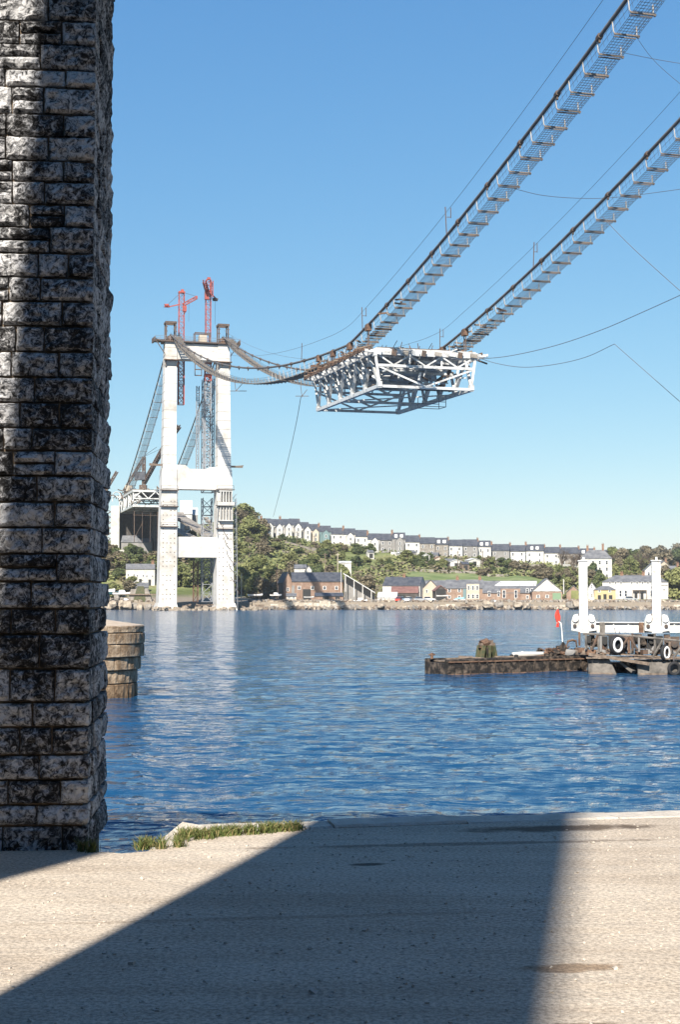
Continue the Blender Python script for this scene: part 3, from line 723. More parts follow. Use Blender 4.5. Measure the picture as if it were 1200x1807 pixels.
for k in range(5):
    b = MB(); x0 = 6.0 + k * .8; zz = 19.5 - k * 3.6; b.tube([(x0 + q * .55 + .25 * math.sin(q * 2 + k), -3.0, zt(zz - q * 1.1)) for q in range(5)], .06, 4); b.build('loose_hose', steel_dark, t)
b = MB(); b.tube([(5.6, -2.95, zt(24)), (5.2, -3.0, zt(18)), (5.5, -3.0, zt(15.6))], .1, 5); b.build('down_pipe', scaffold_grey, t)
b = MB(); b.tube([(-5.4, -2.9, zt(28)), (-5.3, -3.0, zt(2))], .09, 5); b.build('down_pipe', scaffold_grey, t)
rl = MB()
for y in (-2.4, 2.4):
    for h in (.55, 1.1): rl.tube([(-11.5, y, zt(67.6 + h)), (11.5, y, zt(67.6 + h))], .05, 4)
    for i in range(18): rl.tube([(-11.5 + i * 1.353, y, zt(67.6)), (-11.5 + i * 1.353, y, zt(68.8))], .05, 4)
rl.build('guard_rail', scaffold_grey, t)
b = MB(); b.box((1.6, 0, zt(68.7)), (2.0, 2, 1.9)); b.build('winch_house', render_cream, t)
b = MB()
for a in (-.6, 3.6):
    for y in (-1, 1): b.box((a, y, zt(68.9)), (.2, .2, 2.6))
for y in (-1, 1): b.bar((-.7, y, zt(70.2)), (3.7, y, zt(70.2)), .25)
b.build('winch_frame', steel_dark, t)
b = MB()
for a in (-.9, .9): b.bar((.3 + a, -1.2, zt(62.8)), (.3 + a, -1.2, zt(58.6)), .2)
for h in (58.7, 60.3): b.bar((-.7, -1.2, zt(h)), (1.3, -1.2, zt(h)), .25)
b.build('hung_cradle', steel_dark, t)
# grey scaffolding on the right leg, with cabins
sc = MB()
for a in (-.9, .9):
    for y in (-1, 1): sc.tube([(9.7 + .5 + a, y - 1, 0), (9.7 + a, y - 1, zt(26))], .09, 4)
for i in range(13):
    z = 1 + i * 2.3
    for y in (-2, 0): sc.bar((9.0, y, z), (10.8, y, z), .1); sc.bar((9.0, y, z), (10.8, y, z + 2.3), .08)
sc.build('leg_scaffold', scaffold_grey, t)
b = MB()
for i in range(5): b.box((6.1 + i * .75, -3.1, zt(26.1)), (.22, .9, 3.2))
b.box((7.5, -3.1, zt(27.8)), (3.6, 1.0, .25)); b.box((7.5, -3.1, zt(24.4)), (4.6, 1.3, .9)); b.build('stage_hut', render_white, t)
b = MB()
for i in range(5): b.box((6.1 + i * .8, -3.1, zt(21.7)), (.2, .8, 3.4))
b.box((7.6, -3.1, zt(20.0)), (4.0, 1.0, .25)); b.build('stage_hut', render_white, t)

# red climbing cranes
def loc_t(x, y, r): return Vector((TX, TY, EYE + r)) + NX * x + Vector((-NX.y, NX.x, 0)) * y
t = thing('tower_crane', 'red lattice crane on the tower with jib out to the right', 'crane', loc_t(-3.6, 3.4, 51.5), TH, 'red cranes on the tower')
b = MB(); b.lattice((0, 0, 0), (0, 0, 30.2), 1.4, 19, .09); b.build('mast', crane_red, t)
b = MB(); b.box((0, 0, 30.3), (1.7, 1.6, .4)); b.box((.2, 0, 30.8), (.7, .7, .6)); b.build('mast_head', crane_red, t)
b = MB(); b.lattice((.4, 0, 26.9), (4.0, -.6, 29.0), .7, 5, .09); b.box((4.0, -.6, 29.0), (.4, .7, .8)); b.build('jib', crane_red, t)
b = MB(); b.bar((-.5, 0, 27.0), (-3.9, .3, 26.1), .24, .30); b.build('counter_jib', crane_red, t)
b = MB(); b.tube([(-4.5, .3, 26.1), (-4.4, .3, 26.5), (-3.6, .3, 26.6), (-3.4, .3, 26.1)], [.35, .55, .5, .3], 8); b.build('counterweight', crane_red, t)
b = MB(); b.box((.7, -.9, 25.7), (.95, .9, 1.5)); b.tube([(.7, -.9, 25.0), (.7, -.9, 24.6)], .3, 7); b.build('cab', crane_red, t)
b = MB(); b.tube([(0, 0, 30.4), (-3.9, .3, 26.6)], .05, 4); b.tube([(0, 0, 30.4), (4.0, -.6, 29.3)], .05, 4); b.tube([(2.0, 0, 27.8), (2.0, 0, 22.5)], .04, 4); b.build('stay_rope', rope_mat, t)
b = MB(); b.lattice((0, .0, -.2), (0, 0, 12.5), 1.55, 7, .12); b.build('climbing_frame', crane_red, t)
t = thing('tower_crane', 'taller red lattice crane on the tower with folded jib', 'crane', loc_t(3.7, 3.4, 31.0), TH, 'red cranes on the tower')
b = MB(); b.lattice((0, 0, 0), (0, 0, 27), 1.5, 17, .14); b.build('lower_mast', scaffold_grey, t)
b = MB(); b.lattice((0, 0, 27), (0, 0, 36.6), 1.6, 6, .12); b.lattice((0, 0, 36.6), (0, 0, 52.2), 1.3, 11, .09); b.build('mast', crane_red, t)
b = MB(); b.box((.1, 0, 55.0), (.8, .8, .6)); b.lattice((0, 0, 50.2), (0, 0, 54.7), 1.2, 3, .13); b.lattice((1.0, 0, 50), (1.0, 0, 54.5), .5, 4, .10); b.build('mast_head', crane_red, t)
b = MB(); b.lattice((-.3, 0, 51.2), (-1.9, -4.5, 53.2), .8, 5, .11); b.box((-.5, -.6, 50.2), (1.2, 1.0, 2.2)); b.build('jib', crane_red, t)
b = MB(); b.bar((.5, .3, 51.2), (2.3, 2.4, 50.4), .25, .25); b.build('counter_jib', crane_red, t)
b = MB(); b.tube([(1.7, 2.4, 50.2), (1.8, 2.4, 49.9), (2.8, 2.4, 49.9), (2.9, 2.4, 50.2)], [.3, .5, .5, .3], 8); b.build('counterweight', steel_dark, t)
b = MB(); b.tube([(-1.6, -4, 52.8), (-1.6, -4, 37)], .035, 4); b.tube([(2.3, 2.4, 49.9), (2.3, 2.4, 43)], .035, 4); b.build('stay_rope', rope_mat, t)
for (hh) in (28.5, 32, 35): 
    b = MB(); b.box((0, 0, hh), (2.0, 2.0, .7)); b.build('collar', crane_red, t)
t = thing('lift_tower', 'grey lattice hoist tower rising between the tower legs', 'hoist tower', loc_t(4.5, 6.5, 28), TH)
b = MB(); b.lattice((-.2, 0, 0), (-.2, 0, 31), 2.9, 15, .13); b.build('lattice_frame', scaffold_grey, t)
b = MB(); b.lattice((-3.0, 0, 3), (-3.0, 0, 29), .7, 13, .09); b.build('ladder_frame', scaffold_grey, t)
t = thing('lift_tower', 'lower length of grey lattice hoist tower on the ground behind the portal', 'hoist tower', loc_t(4.2, 6.5, -1.5), TH)
b = MB(); b.lattice((0, 0, 0), (0, 0, 28), 2.6, 12, .14); b.build('lattice_frame', scaffold_grey, t)
b = MB(); b.lattice((-3.0, 0, 0), (-3.0, 0, 11), 1.2, 6, .12); b.build('steel_post', rust, t)

# ------------------------------------------------------------------ far bank terrain
BPX = [-700, 0, 200, 300, 420, 480, 600, 700, 800, 900, 1000, 1100, 1200, 1900]
DD = [384, 391, 391.6, 405, 440, 465, 500, 560, 610, 640, 700, 850, 1200, 2600]
TBL = {
 -700: [-8, -5, -1.7, -1.5, 0, 8, 12, 16, 20, 24, 26, 28, 30, 34],
 0:    [-8, -5, -1.7, -1.5, 3.2, 15, 16.5, 18, 20, 24, 26, 28, 30, 34],
 200:  [-8, -5, -1.7, -1.4, 3.8, 14.5, 17.2, 18, 20, 22, 26, 28, 30, 34],
 300:  [-8, -5, -1.7, -1.4, 3.0, 10, 16.5, 20, 25, 28, 31, 32, 32, 36],
 420:  [-8, -5, -1.7, -1.5, 0.5, 5, 10, 21, 31, 33.5, 35, 35, 34, 36],
 480:  [-8, -5, -1.7, -1.5, -0.8, 2.5, 7, 16, 23.5, 27.0, 28, 27, 27, 30],
 600:  [-8, -5, -1.7, -1.5, -1.0, 1.2, 5, 13, 20, 22.5, 23, 22, 22, 26],
 700:  [-8, -5, -1.7, -1.5, -1.1, 0.8, 4, 11, 17.6, 20.2, 20.5, 19, 19, 24],
 800:  [-8, -5, -1.7, -1.5, -1.1, 0.8, 4, 10, 15.4, 17.8, 18, 17, 18, 24],
 900:  [-8, -5, -1.7, -1.5, -1.1, 0.6, 3.4, 8.5, 13, 15.3, 15.8, 15, 17, 26],
 1000: [-8, -5, -1.7, -1.5, -1.1, 0.5, 3, 7.4, 11.4, 13.4, 14, 14.5, 20, 28],
 1100: [-8, -5, -1.7, -1.5, -1.1, 0.3, 2.6, 6, 9.5, 11.5, 12.5, 15, 26, 32],
 1200: [-8, -5, -1.7, -1.5, -1.0, 0.4, 2.4, 5, 7.5, 9, 11, 16, 29, 34],
 1900: [-8, -5, -1.7, -1.5, -1.0, 0.4, 2.4, 5, 7.5, 9, 11, 16, 29, 34],
}
def smooth(t): return t * t * (3 - 2 * t)
def hrel(px, D):
    px = max(BPX[0], min(BPX[-1], px)); D = max(DD[0], min(DD[-1], D))
    i = max(k for k in range(len(BPX) - 1) if BPX[k] <= px); j = max(k for k in range(len(DD) - 1) if DD[k] <= D)
    a = smooth((px - BPX[i]) / (BPX[i + 1] - BPX[i])); c = (D - DD[j]) / (DD[j + 1] - DD[j])
    q = lambda ii: TBL[BPX[ii]][j] * (1 - c) + TBL[BPX[ii]][j + 1] * c
    h = q(i) * (1 - a) + q(i + 1) * a
    if D > 440: h += min(1, (D - 440) / 40) * (1.1 * mn.noise(Vector((px * .018, D * .02, 0))) + .5 * mn.noise(Vector((px * .06, D * .06, 3))))
    return h
def ground(px, D):
    return Vector(((px - CX) / F_PX * D, D, EYE + hrel(px, D)))
def hill_material():
    m = bpy.data.materials.new('hillside'); m.use_nodes = True
    n, l = m.node_tree.nodes, m.node_tree.links; b = n['Principled BSDF']; b.inputs['Roughness'].default_value = 0.95; b.inputs['Specular IOR Level'].default_value = 0.1
    g = n.new('ShaderNodeNewGeometry'); sx = n.new('ShaderNodeSeparateXYZ'); l.new(g.outputs['Position'], sx.inputs[0])
    def nz(s, d): 
        t = n.new('ShaderNodeTexNoise'); t.inputs['Scale'].default_value = s; t.inputs['Detail'].default_value = d; l.new(g.outputs['Position'], t.inputs['Vector']); return t
    r = n.new('ShaderNodeValToRGB'); e = r.color_ramp.elements
    e[0].position = .36; e[0].color = (.060, .075, .022, 1); e[1].position = .66; e[1].color = (.20, .16, .095, 1)
    k = e.new(.46); k.color = (.13, .15, .055, 1); k = e.new(.56); k.color = (.19, .205, .085, 1)
    l.new(nz(.035, 6).outputs['Fac'], r.inputs[0])
    shore = n.new('ShaderNodeValToRGB'); shore.color_ramp.elements[0].color = (.26, .215, .165, 1); shore.color_ramp.elements[1].color = (.17, .145, .115, 1)
    l.new(nz(.4, 6).outputs['Fac'], shore.inputs[0])
    mr = n.new('ShaderNodeMapRange'); mr.inputs[1].default_value = 1.1; mr.inputs[2].default_value = 2.4; l.new(sx.outputs[2], mr.inputs[0])
    mx = n.new('ShaderNodeMix'); mx.data_type = 'RGBA'; l.new(mr.outputs[0], mx.inputs[0]); l.new(shore.outputs[0], mx.inputs[6]); l.new(r.outputs[0], mx.inputs[7])
    l.new(mx.outputs[2], b.inputs['Base Color'])
    bp = n.new('ShaderNodeBump'); bp.inputs['Strength'].default_value = .8; bp.inputs['Distance'].default_value = .6
    l.new(nz(.8, 6).outputs['Fac'], bp.inputs['Height']); l.new(bp.outputs[0], b.inputs['Normal'])
    return m
tm = MB(); cols = list(range(-700, 1901, 20)); 
dl = [384, 391, 391.6, 398, 405, 415, 428] + list(range(440, 720, 10)) + [730, 760, 800, 850, 950, 1100, 1300, 1700, 2600]
tm.add([ground(p, d) for d in dl for p in cols], [(r * len(cols) + c, r * len(cols) + c + 1, (r + 1) * len(cols) + c + 1, (r + 1) * len(cols) + c) for r in range(len(dl) - 1) for c in range(len(cols) - 1)])
tm.sm = True
hill = tag(tm.build('hillside', hill_material()), kind='structure')

# ------------------------------------------------------------------ foliage
def leaf_mat(name, c1, c2):
    m = bpy.data.materials.new(name); m.use_nodes = True
    n, l = m.node_tree.nodes, m.node_tree.links; b = n['Principled BSDF']; b.inputs['Roughness'].default_value = .8; b.inputs['Specular IOR Level'].default_value = .15
    g = n.new('ShaderNodeNewGeometry'); oi = n.new('ShaderNodeObjectInfo')
    t = n.new('ShaderNodeTexNoise'); t.inputs['Scale'].default_value = .45; t.inputs['Detail'].default_value = 4; l.new(g.outputs['Position'], t.inputs['Vector'])
    a = n.new('ShaderNodeMath'); a.operation = 'MULTIPLY_ADD'; a.inputs[1].default_value = .35; l.new(oi.outputs['Random'], a.inputs[0])
    s = n.new('ShaderNodeMath'); s.operation = 'SUBTRACT'; s.inputs[1].default_value = .17; l.new(t.outputs['Fac'], s.inputs[0]); l.new(s.outputs[0], a.inputs[2])
    r = n.new('ShaderNodeValToRGB'); r.color_ramp.elements[0].position = .3; r.color_ramp.elements[1].position = .7
    r.color_ramp.elements[0].color = (*c1, 1); r.color_ramp.elements[1].color = (*c2, 1)
    l.new(a.outputs[0], r.inputs[0]); l.new(r.outputs[0], b.inputs['Base Color']); return m
LEAF = {'olive': leaf_mat('leaf_olive', (.095, .108, .038), (.20, .205, .085)), 'dark': leaf_mat('leaf_dark', (.05, .068, .03), (.105, .122, .05)),
        'brown': leaf_mat('leaf_brown', (.09, .076, .048), (.17, .142, .092))}
def crown_mesh(kind, seed, n=2400, leaf=.115):
    rnd = random.Random(seed); V, Fs = [], []
    clumps = []
    for i in range(19):
        a = rnd.uniform(0, 6.28); h = rnd.uniform(.12, .92); rr = (0.42 * math.sin(math.pi * min(1, h * .95 + .12)) ** .7) * rnd.uniform(.35, 1)
        clumps.append((Vector((math.cos(a) * rr, math.sin(a) * rr, h)), rnd.uniform(.12, .24)))
    for i in range(n):
        c, r = rnd.choice(clumps)
        d = Vector((rnd.gauss(0, 1), rnd.gauss(0, 1), rnd.gauss(0, 1))).normalized()
        p = c + d * r * rnd.uniform(.55, 1.05); p.z = max(.02, p.z)
        nrm = (d + Vector((rnd.gauss(0, .6), rnd.gauss(0, .6), rnd.gauss(0, .6)))).normalized()
        u = nrm.orthogonal().normalized(); u = Matrix.Rotation(rnd.uniform(0, 6.28), 3, nrm) @ u; w = nrm.cross(u)
        s = leaf * rnd.uniform(.25, .62)
        o = len(V); V += [tuple(p + u * s), tuple(p + w * s * .7), tuple(p - u * s), tuple(p - w * s * .7)]; Fs.append((o, o + 1, o + 2, o + 3))
    me = bpy.data.meshes.new('crown'); me.from_pydata(V, [], Fs); me.materials.append(LEAF[kind]); return me
CROWNS = {k: [crown_mesh(k, s * 11 + i) for i in range(4)] for s, k in enumerate(LEAF)}
tr = MB(); tr.tube([(0, 0, -.1), (.01, 0, .3), (-.01, .01, .62), (0, 0, .85)], [.035, .026, .018, .006], 6)
for a in range(6):
    h = .22 + a * .09; an = a * 2.4; tr.tube([(0, 0, h), (math.cos(an) * .14, math.sin(an) * .14, h + .12), (math.cos(an) * .26, math.sin(an) * .26, h + .2)], [.014, .009, .003], 4)
TRUNK = tr.mesh('trunk', bark)
def bare_mesh(seed):
    rnd = random.Random(seed); b = MB()
    def grow(p, d, L, r, lv):
        q = p + d * L; b.tube([p, p.lerp(q, .5) + Vector((rnd.gauss(0, .03), rnd.gauss(0, .03), 0)) * L, q], [r, r * .8, r * .6], 4 if lv > 1 else 3, cap=False)
        if lv == 0: return
        for k in range(4 if lv > 1 else 5):
            nd = (d + Vector((rnd.gauss(0, .5), rnd.gauss(0, .5), rnd.gauss(.1, .3)))).normalized()
            grow(p.lerp(q, rnd.uniform(.55, 1)), nd, L * rnd.uniform(.55, .8), r * .55, lv - 1)
    for k in range(3): grow(Vector((0, 0, 0)), Vector((rnd.gauss(0, .25), rnd.gauss(0, .25), 1)).normalized(), .30, .02, 4)
    return b.mesh('branches', bark)
BARE = [bare_mesh(3), bare_mesh(9)]
COLOUR = {'olive': 'olive green', 'dark': 'dark green', 'brown': 'brownish', 'bare': 'bare leafless'}
def grove(zone, px0, px1, d0, d1, n, kinds, hlo, hhi, aspect=1.0, name='tree', noun='tree'):
    spots = []
    for i in range(n):
        for _ in range(30):
            px, D = random.uniform(px0, px1), random.uniform(d0, d1)
            if all(abs(px - a) * D / F_PX + abs(D - b_) * .35 > hlo * .42 for a, b_, *_r in spots): break
        spots.append((px, D, random.choice(kinds), random.uniform(hlo, hhi)))
    spots.sort(key=lambda s: s[0]); cnt = {}; tot = {}
    for s in spots: tot[s[2]] = tot.get(s[2], 0) + 1
    for px, D, kd, h in spots:
        i = cnt.get(kd, 0); cnt[kd] = i + 1
        lab = f'{COLOUR[kd]} {noun} {zone}' if tot[kd] == 1 else f'{ORD[i]} {COLOUR[kd]} {noun} from left {zone}'
        g = ground(px, D); t = thing(name, lab, noun, g - Vector((0, 0, .1)), random.uniform(0, 6.28), f'{noun}s {zone}')
        asp = aspect * random.uniform(.85, 1.25)
        if kd == 'bare': link('branches', random.choice(BARE), t, (0, 0, 0), 0, (h, h, h)); continue
        link('trunk', TRUNK, t, (0, 0, 0), 0, (h * asp, h * asp, h * .95)); link('crown', random.choice(CROWNS[kd]), t, (0, 0, h * .04), 0, (h * asp, h * asp, h))
O, Dk, Br, Ba = 'olive', 'dark', 'brown', 'bare'
grove('on the hilltop beside the white tower', 405, 466, 575, 650, 14, [Dk, Br, O], 5, 8.5, 1.2)
grove('on the steep slope right of the tower', 405, 470, 470, 570, 14, [O, O, Br], 2.8, 5.2, 1.4)
grove('low on the bank right of the tower', 408, 475, 425, 465, 9, [Dk, Br, O], 3.5, 7, 1.1)
grove('below the left end of the hilltop terrace', 470, 560, 480, 570, 18, [O, O, O, Dk, Br], 2.4, 4.6, 1.4)
grove('just under the leftmost terrace houses', 465, 560, 592, 612, 11, [Dk, Br, O], 1.8, 3.2, 1.5)
grove('behind the slate-roofed boatyard shed', 480, 660, 452, 485, 17, [O, Dk, Br], 4, 8, 1.0)
grove('under the middle of the hilltop terrace', 562, 720, 540, 606, 22, [Dk, O, O, Br, O], 2.4, 4.8, 1.4)
grove('in the gardens below the white villas', 715, 870, 560, 618, 18, [Dk, O], 2.2, 4.2, 1.4)
grove('below the right end of the terrace', 850, 1010, 540, 606, 26, [Dk, Br, Br, Dk], 2.6, 4.4, 1.5)
grove('behind the white-gabled warehouse', 985, 1062, 470, 560, 14, [Dk, O, Br], 4, 7, 1.1)
grove('above the long white shore house', 1078, 1155, 560, 640, 14, [O, Dk, Br], 6, 10, 1.0)
grove('rising above the villa roofs', 1082, 1140, 600, 640, 6, [Ba], 11, 14, 1.0)
grove('near the first white post', 985, 1022, 590, 612, 3, [Ba], 9, 11, 1.0)
grove('beside the white post at the right shore', 1176, 1290, 425, 520, 16, [Br, Dk, O], 5, 10, 1.1)
grove('on the distant wooded hill at right', 1118, 1300, 760, 1250, 44, [Dk, Br], 9, 15, 1.3)
grove('under the bridge approach', 178, 285, 444, 468, 22, [O, Dk, Br], 3, 5, 1.4)
grove('seen through the foot of the tower', 300, 385, 425, 500, 16, [Dk, O], 4, 8, 1.1)
grove('on the shore left of the tower', 180, 262, 412, 432, 7, [O, Br], 2.5, 4, 1.3)
# undergrowth: low leaf clumps over the whole slope
def undergrowth(kind, n, seed):
    rnd = random.Random(seed); V, Fs = [], []
    while len(Fs) < n:
        px = rnd.uniform(150, 1260) if rnd.random() < .85 else rnd.uniform(-500, 150); D = 442 + 260 * rnd.random() ** 1.2
        q = mn.noise(Vector((px * .012 + seed, D * .016, 0)))
        if q < (.0 if kind != 'olive' else -.1): continue
        if 720 < px < 1000 and 478 < D < 545: continue
        g = ground(px, D)
        for k in range(5):
            p = g + Vector((rnd.gauss(0, 1), rnd.gauss(0, 1), rnd.uniform(0, 1.3)))
            nrm = Vector((rnd.gauss(0, .6), rnd.gauss(0, .6) - .3, 1)).normalized(); u = nrm.orthogonal().normalized(); w = nrm.cross(u); s = rnd.uniform(.3, .75)
            o = len(V); V += [tuple(p + u * s), tuple(p + w * s), tuple(p - u * s), tuple(p - w * s)]; Fs.append((o, o + 1, o + 2, o + 3))
    me = bpy.data.meshes.new('undergrowth'); me.from_pydata(V, [], Fs); me.materials.append(LEAF[kind])
    return tag(link('undergrowth', me), f'{COLOUR[kind]} scrub covering the hillside', 'undergrowth', kind='stuff')
undergrowth('olive', 32000, 2); undergrowth('dark', 9000, 5); undergrowth('brown', 21000, 8)

# ------------------------------------------------------------------ houses
WIN = {}
def window_mesh(w, h):
    k = (round(w, 2), round(h, 2))
    if k not in WIN:
        b = MB(); f = .10
        for c, s in (((0, -.04, h / 2 - f / 2), (w, .12, f)), ((0, -.04, -h / 2 + f / 2), (w, .16, f)), ((-w / 2 + f / 2, -.04, 0), (f, .12, h - 2 * f)), ((w / 2 - f / 2, -.04, 0), (f, .12, h - 2 * f)), ((0, -.03, 0), (w - 2 * f, .08, .06))): b.box(c, s)
        g = MB(); g.box((0, -.005, 0), (w - 2 * f, .04, h - 2 * f))
        WIN[k] = (b.mesh('window', frame_white), g.mesh('pane', glass))
    return WIN[k]
def house(name, label, cat, loc, rz, w, d, eave, ridge, wall, roof, gable=False, hip=0.0, wins=(), doors=(), chims=(), group=None, base=1.5, over=.25, door_m=None, wing=None, dormers=(), gable_m=None, panes=True):
    """facade on local -y, x to the right. gable: the gable end is the facade"""
    t = thing(name, label, cat, loc, rz, group)
    b = MB(); hw = w / 2
    if gable: b.prism([(-hw, -base), (hw, -base), (hw, eave), (0, ridge), (-hw, eave)], 0, d)
    else:
        V = [(x_, y, z) for x_ in (-hw, hw) for (y, z) in ((0, -base), (d, -base), (d, eave), (d / 2, ridge if not hip else eave), (0, eave))]
        b.add(V, [(0, 1, 2, 3, 4), (9, 8, 7, 6, 5)] + [(i, (i + 1) % 5, (i + 1) % 5 + 5, i + 5) for i in range(5)])
    b.build('wall', wall, t)
    th = .16; r = MB()
    if gable:
        sl = (ridge - eave) / hw
        for s in (-1, 1):
            P0, P1 = (s * (hw + over), eave - over * sl), (0, ridge)
            r.prism([(P0[0], P0[1] + .02), (P1[0], P1[1] + .02), (P1[0], P1[1] + th + .05), (P0[0], P0[1] + th)], -over, d + over)
    elif hip:
        x0, x1 = -hw - over, hw + over; y0, y1 = -over, d + over; e = eave + .02
        V = [(x0, y0, e), (x1, y0, e), (x1, y1, e), (x0, y1, e), (x0 + hip, d / 2, ridge), (x1 - hip, d / 2, ridge)]
        r.add(V, [(3, 2, 1, 0), (0, 1, 5, 4), (1, 2, 5), (2, 3, 4, 5), (3, 0, 4)])
    else:
        sl = (ridge - eave) / (d / 2)
        for y_e, s in ((-over, 1), (d + over, -1)):
            e = eave - over * sl
            V = [(x_, y, z) for x_ in (-hw - .06, hw + .06) for (y, z) in ((y_e, e + .02), (d / 2, ridge + .02), (d / 2, ridge + th + .05), (y_e, e + th))]
            r.add(V, [(0, 1, 2, 3), (7, 6, 5, 4)] + [(i, (i + 1) % 4, (i + 1) % 4 + 4, i + 4) for i in range(4)])
    ro = r.build('roof', roof, t)
    for (cx_, cy_, ch) in chims:
        c = MB(); c.box((cx_, cy_ * d, ridge + ch / 2 - .5), (.85, .6, ch + 1)); c.box((cx_, cy_ * d, ridge + ch - .05), (1.0, .75, .18))
        for q in (-.22, .22): c.tube([(cx_ + q, cy_ * d, ridge + ch), (cx_ + q, cy_ * d, ridge + ch + .55)], .11, 5)
        c.build('chimney', pot_red, ro)
    for (dx_, dm) in dormers:
        zc = eave + (ridge - eave) * .45
        c = MB(); c.box((dx_, d * .2, zc), (1.3, d * .25, 1.3)); c.build('dormer', dm, ro)
    for wi in wins:
        x_, z_, ww, wh = wi[:4]
        f, g = window_mesh(ww, wh); o = link('window', f, t, (x_, 0, z_))
        if panes: link('pane', g, o)
    for (x_, ww, wh) in doors:
        c = MB(); c.box((x_, -.02, wh / 2), (ww, .12, wh)); c.build('door', door_m or door_dark, t)
    if wing:
        wx, ww_, wd, we, wr, wm_ = wing
        c = MB(); c.prism([(wx - ww_ / 2, -base * 2), (wx + ww_ / 2, -base * 2), (wx + ww_ / 2, we), (wx, wr), (wx - ww_ / 2, we)], -wd, .5); wo = c.build('rear_wing', wm_, t)
        c = MB(); sl = (wr - we) / (ww_ / 2)
        for s in (-1, 1): c.prism([(wx + s * (ww_ / 2 + .15), we - .15 * sl + .02), (wx, wr + .02), (wx, wr + .2), (wx + s * (ww_ / 2 + .15), we - .15 * sl + .17)], -wd - .1, 1.0)
        c.build('wing_roof', roof, wo)
        for zz in (we * .3, we * .75):
            f, g = window_mesh(.9, 1.4); o = link('window', f, t, (wx, -wd, zz)); link('pane', g, o)
    return t
def facing(px, D=1): return -math.atan((px - CX) / F_PX)
# hilltop terrace, left to right
terr = []
px = 463.0; i = 0
walls_seq = [render_white, render_white, render_white, render_white, render_white, render_cream, render_teal, render_white, render_white, render_white, render_white, render_grey, render_white, render_white, render_white, render_white, render_white, render_cream, render_white, render_white, render_white]
while px < 1062:
    frac = (px - 463) / 600
    if px < 560: wd_ = 4.6
    elif px < 690: wd_ = 5.4
    elif px < 845: wd_ = 5.8 + (i % 3) * .5
    else: wd_ = 7.0 + (i % 2) * 1.2
    terr.append((px, wd_)); px += wd_ * F_PX / 634 * (.90 if px < 560 else 1.0) + .25; i += 1
NT = len(terr)
for i, (px, wd_) in enumerate(terr):
    D = 628 + 10 * math.sin(i * .35)
    pc = px + wd_ * F_PX / 634 / 2
    g = ground(pc, D); small = hrel(pc, D)
    ev = 5.6 + (.35 if i % 3 == 0 else 0); rg = ev + 2.6 + .2 * (i % 2)
    wm_ = walls_seq[i % len(walls_seq)] if px < 720 else [render_white, render_white, stone_grey, render_white, render_white, render_grey, render_white][i % 7]
    if 690 < px < 840: wm_ = [stone_grey, render_white, render_grey, render_white, stone_grey][i % 5]
    col = 'white' if wm_ is render_white else 'cream' if wm_ is render_cream else 'teal' if wm_ is render_teal else 'grey stone' if wm_ is stone_grey else 'grey'
    wing = (.3, wd_ * .62, 3.2, ev - 1.0, ev + .55, wm_) if px < 560 or (i % 2 == 0 and px < 720) else None
    wins = [(x_, z_, .95, 1.35) for x_ in ((-wd_ * .28, wd_ * .28) if not wing else (wd_ * .38,)) for z_ in (1.5, 4.2)]
    ch = [(-wd_ / 2 + .1, .45, 1.1)] if i % 2 == 0 or px > 840 else []
    dm = [(-1.2, frame_white), (1.2, frame_white)] if px > 690 and i % 3 == 0 else []
    house('terrace_house', f'{ORD[i]} house from the left in the hilltop terrace, {col} walls and slate roof', 'house', g, facing(pc) + (R(14) if px < 545 else R(3) if px < 850 else R(-2)), wd_, 7.2, ev, rg, wm_, slate,
          wins=wins, chims=ch, wing=wing, dormers=dm, group='houses of the hilltop terrace', base=3)
# solitary houses on the hill
g = ground(424, 655); house('hilltop_house', 'lone grey-roofed house on the hilltop right of the tower', 'house', g + Vector((0, 0, -1.5)), R(8), 9, 7, 3.4, 6.2, render_grey, slate_pale, chims=[(3, .5, 1.2)], wins=[(-2, 1.7, 1, 1.2), (2, 1.7, 1, 1.2)], base=3)
g = ground(1053, 560); house('villa', 'tall white villa with grey roof behind the first white post', 'house', g, R(-10), 12, 8, 8.4, 12.0, render_white, slate_pale, hip=3.2, chims=[(-3.4, .5, 1.6), (2.6, .5, 2.2)], wins=[(x_, z_, 1.0, 1.5) for x_ in (-4, -1.3, 1.3, 4) for z_ in (1.6, 4.3, 6.9)], base=4)
for k, (px, D, w, lab) in enumerate(((1152, 560, 6, 'small white house with steep gable left of the second white post'), (1186, 520, 10, 'white house with grey roof right of the second white post'), (1172, 600, 7, 'cream-gabled house among trees above the second white post'))):
    g = ground(px, D); house('hill_house', lab, 'house', g, R(-6 + k * 9), w, 7, 4.6, 7.4, render_white if k < 2 else render_cream, slate_pale, gable=(k != 1), wins=[(-w * .25, 3.2, 1, 1.3), (w * .25, 3.2, 1, 1.3)], chims=[(w * .3, .4, 1.1)], base=3)
# garden sheds and walls under the terrace
shed_lab = ['white garage with dark arched mouth', 'low grey shed', 'small white hut', 'pale green lean-to', 'red-roofed hut', 'grey flat-roofed store', 'white greenhouse', 'brown timber shed', 'pale concrete garage', 'tiny white outhouse']
for k, px in enumerate((714, 727, 752, 765, 775, 790, 806, 822, 838, 655)):
    D = (590, 596, 585, 594, 575, 572, 568, 560, 588, 585)[k]
    g = ground(px, D); house('garden_shed', f'{shed_lab[k]} in the gardens below the terrace', 'shed', g + Vector((0, 0, .5)), R(random.uniform(-25, 25)), (4.5, 4, 3, 4, 3.5, 6, 5, 3, 5, 2.5)[k], 3.5, 2.3, 3.1, (render_white, render_grey, render_white, render_grey, render_cream, stone_grey, render_white, timber, render_white, render_white)[k], (roof_white, slate_pale, roof_white, slate_pale, pot_red, slate_pale, roof_white, slate, roof_white, slate_pale)[k], gable=k % 2 == 0, doors=[(0, 1.6, 1.8)], base=2, panes=False)
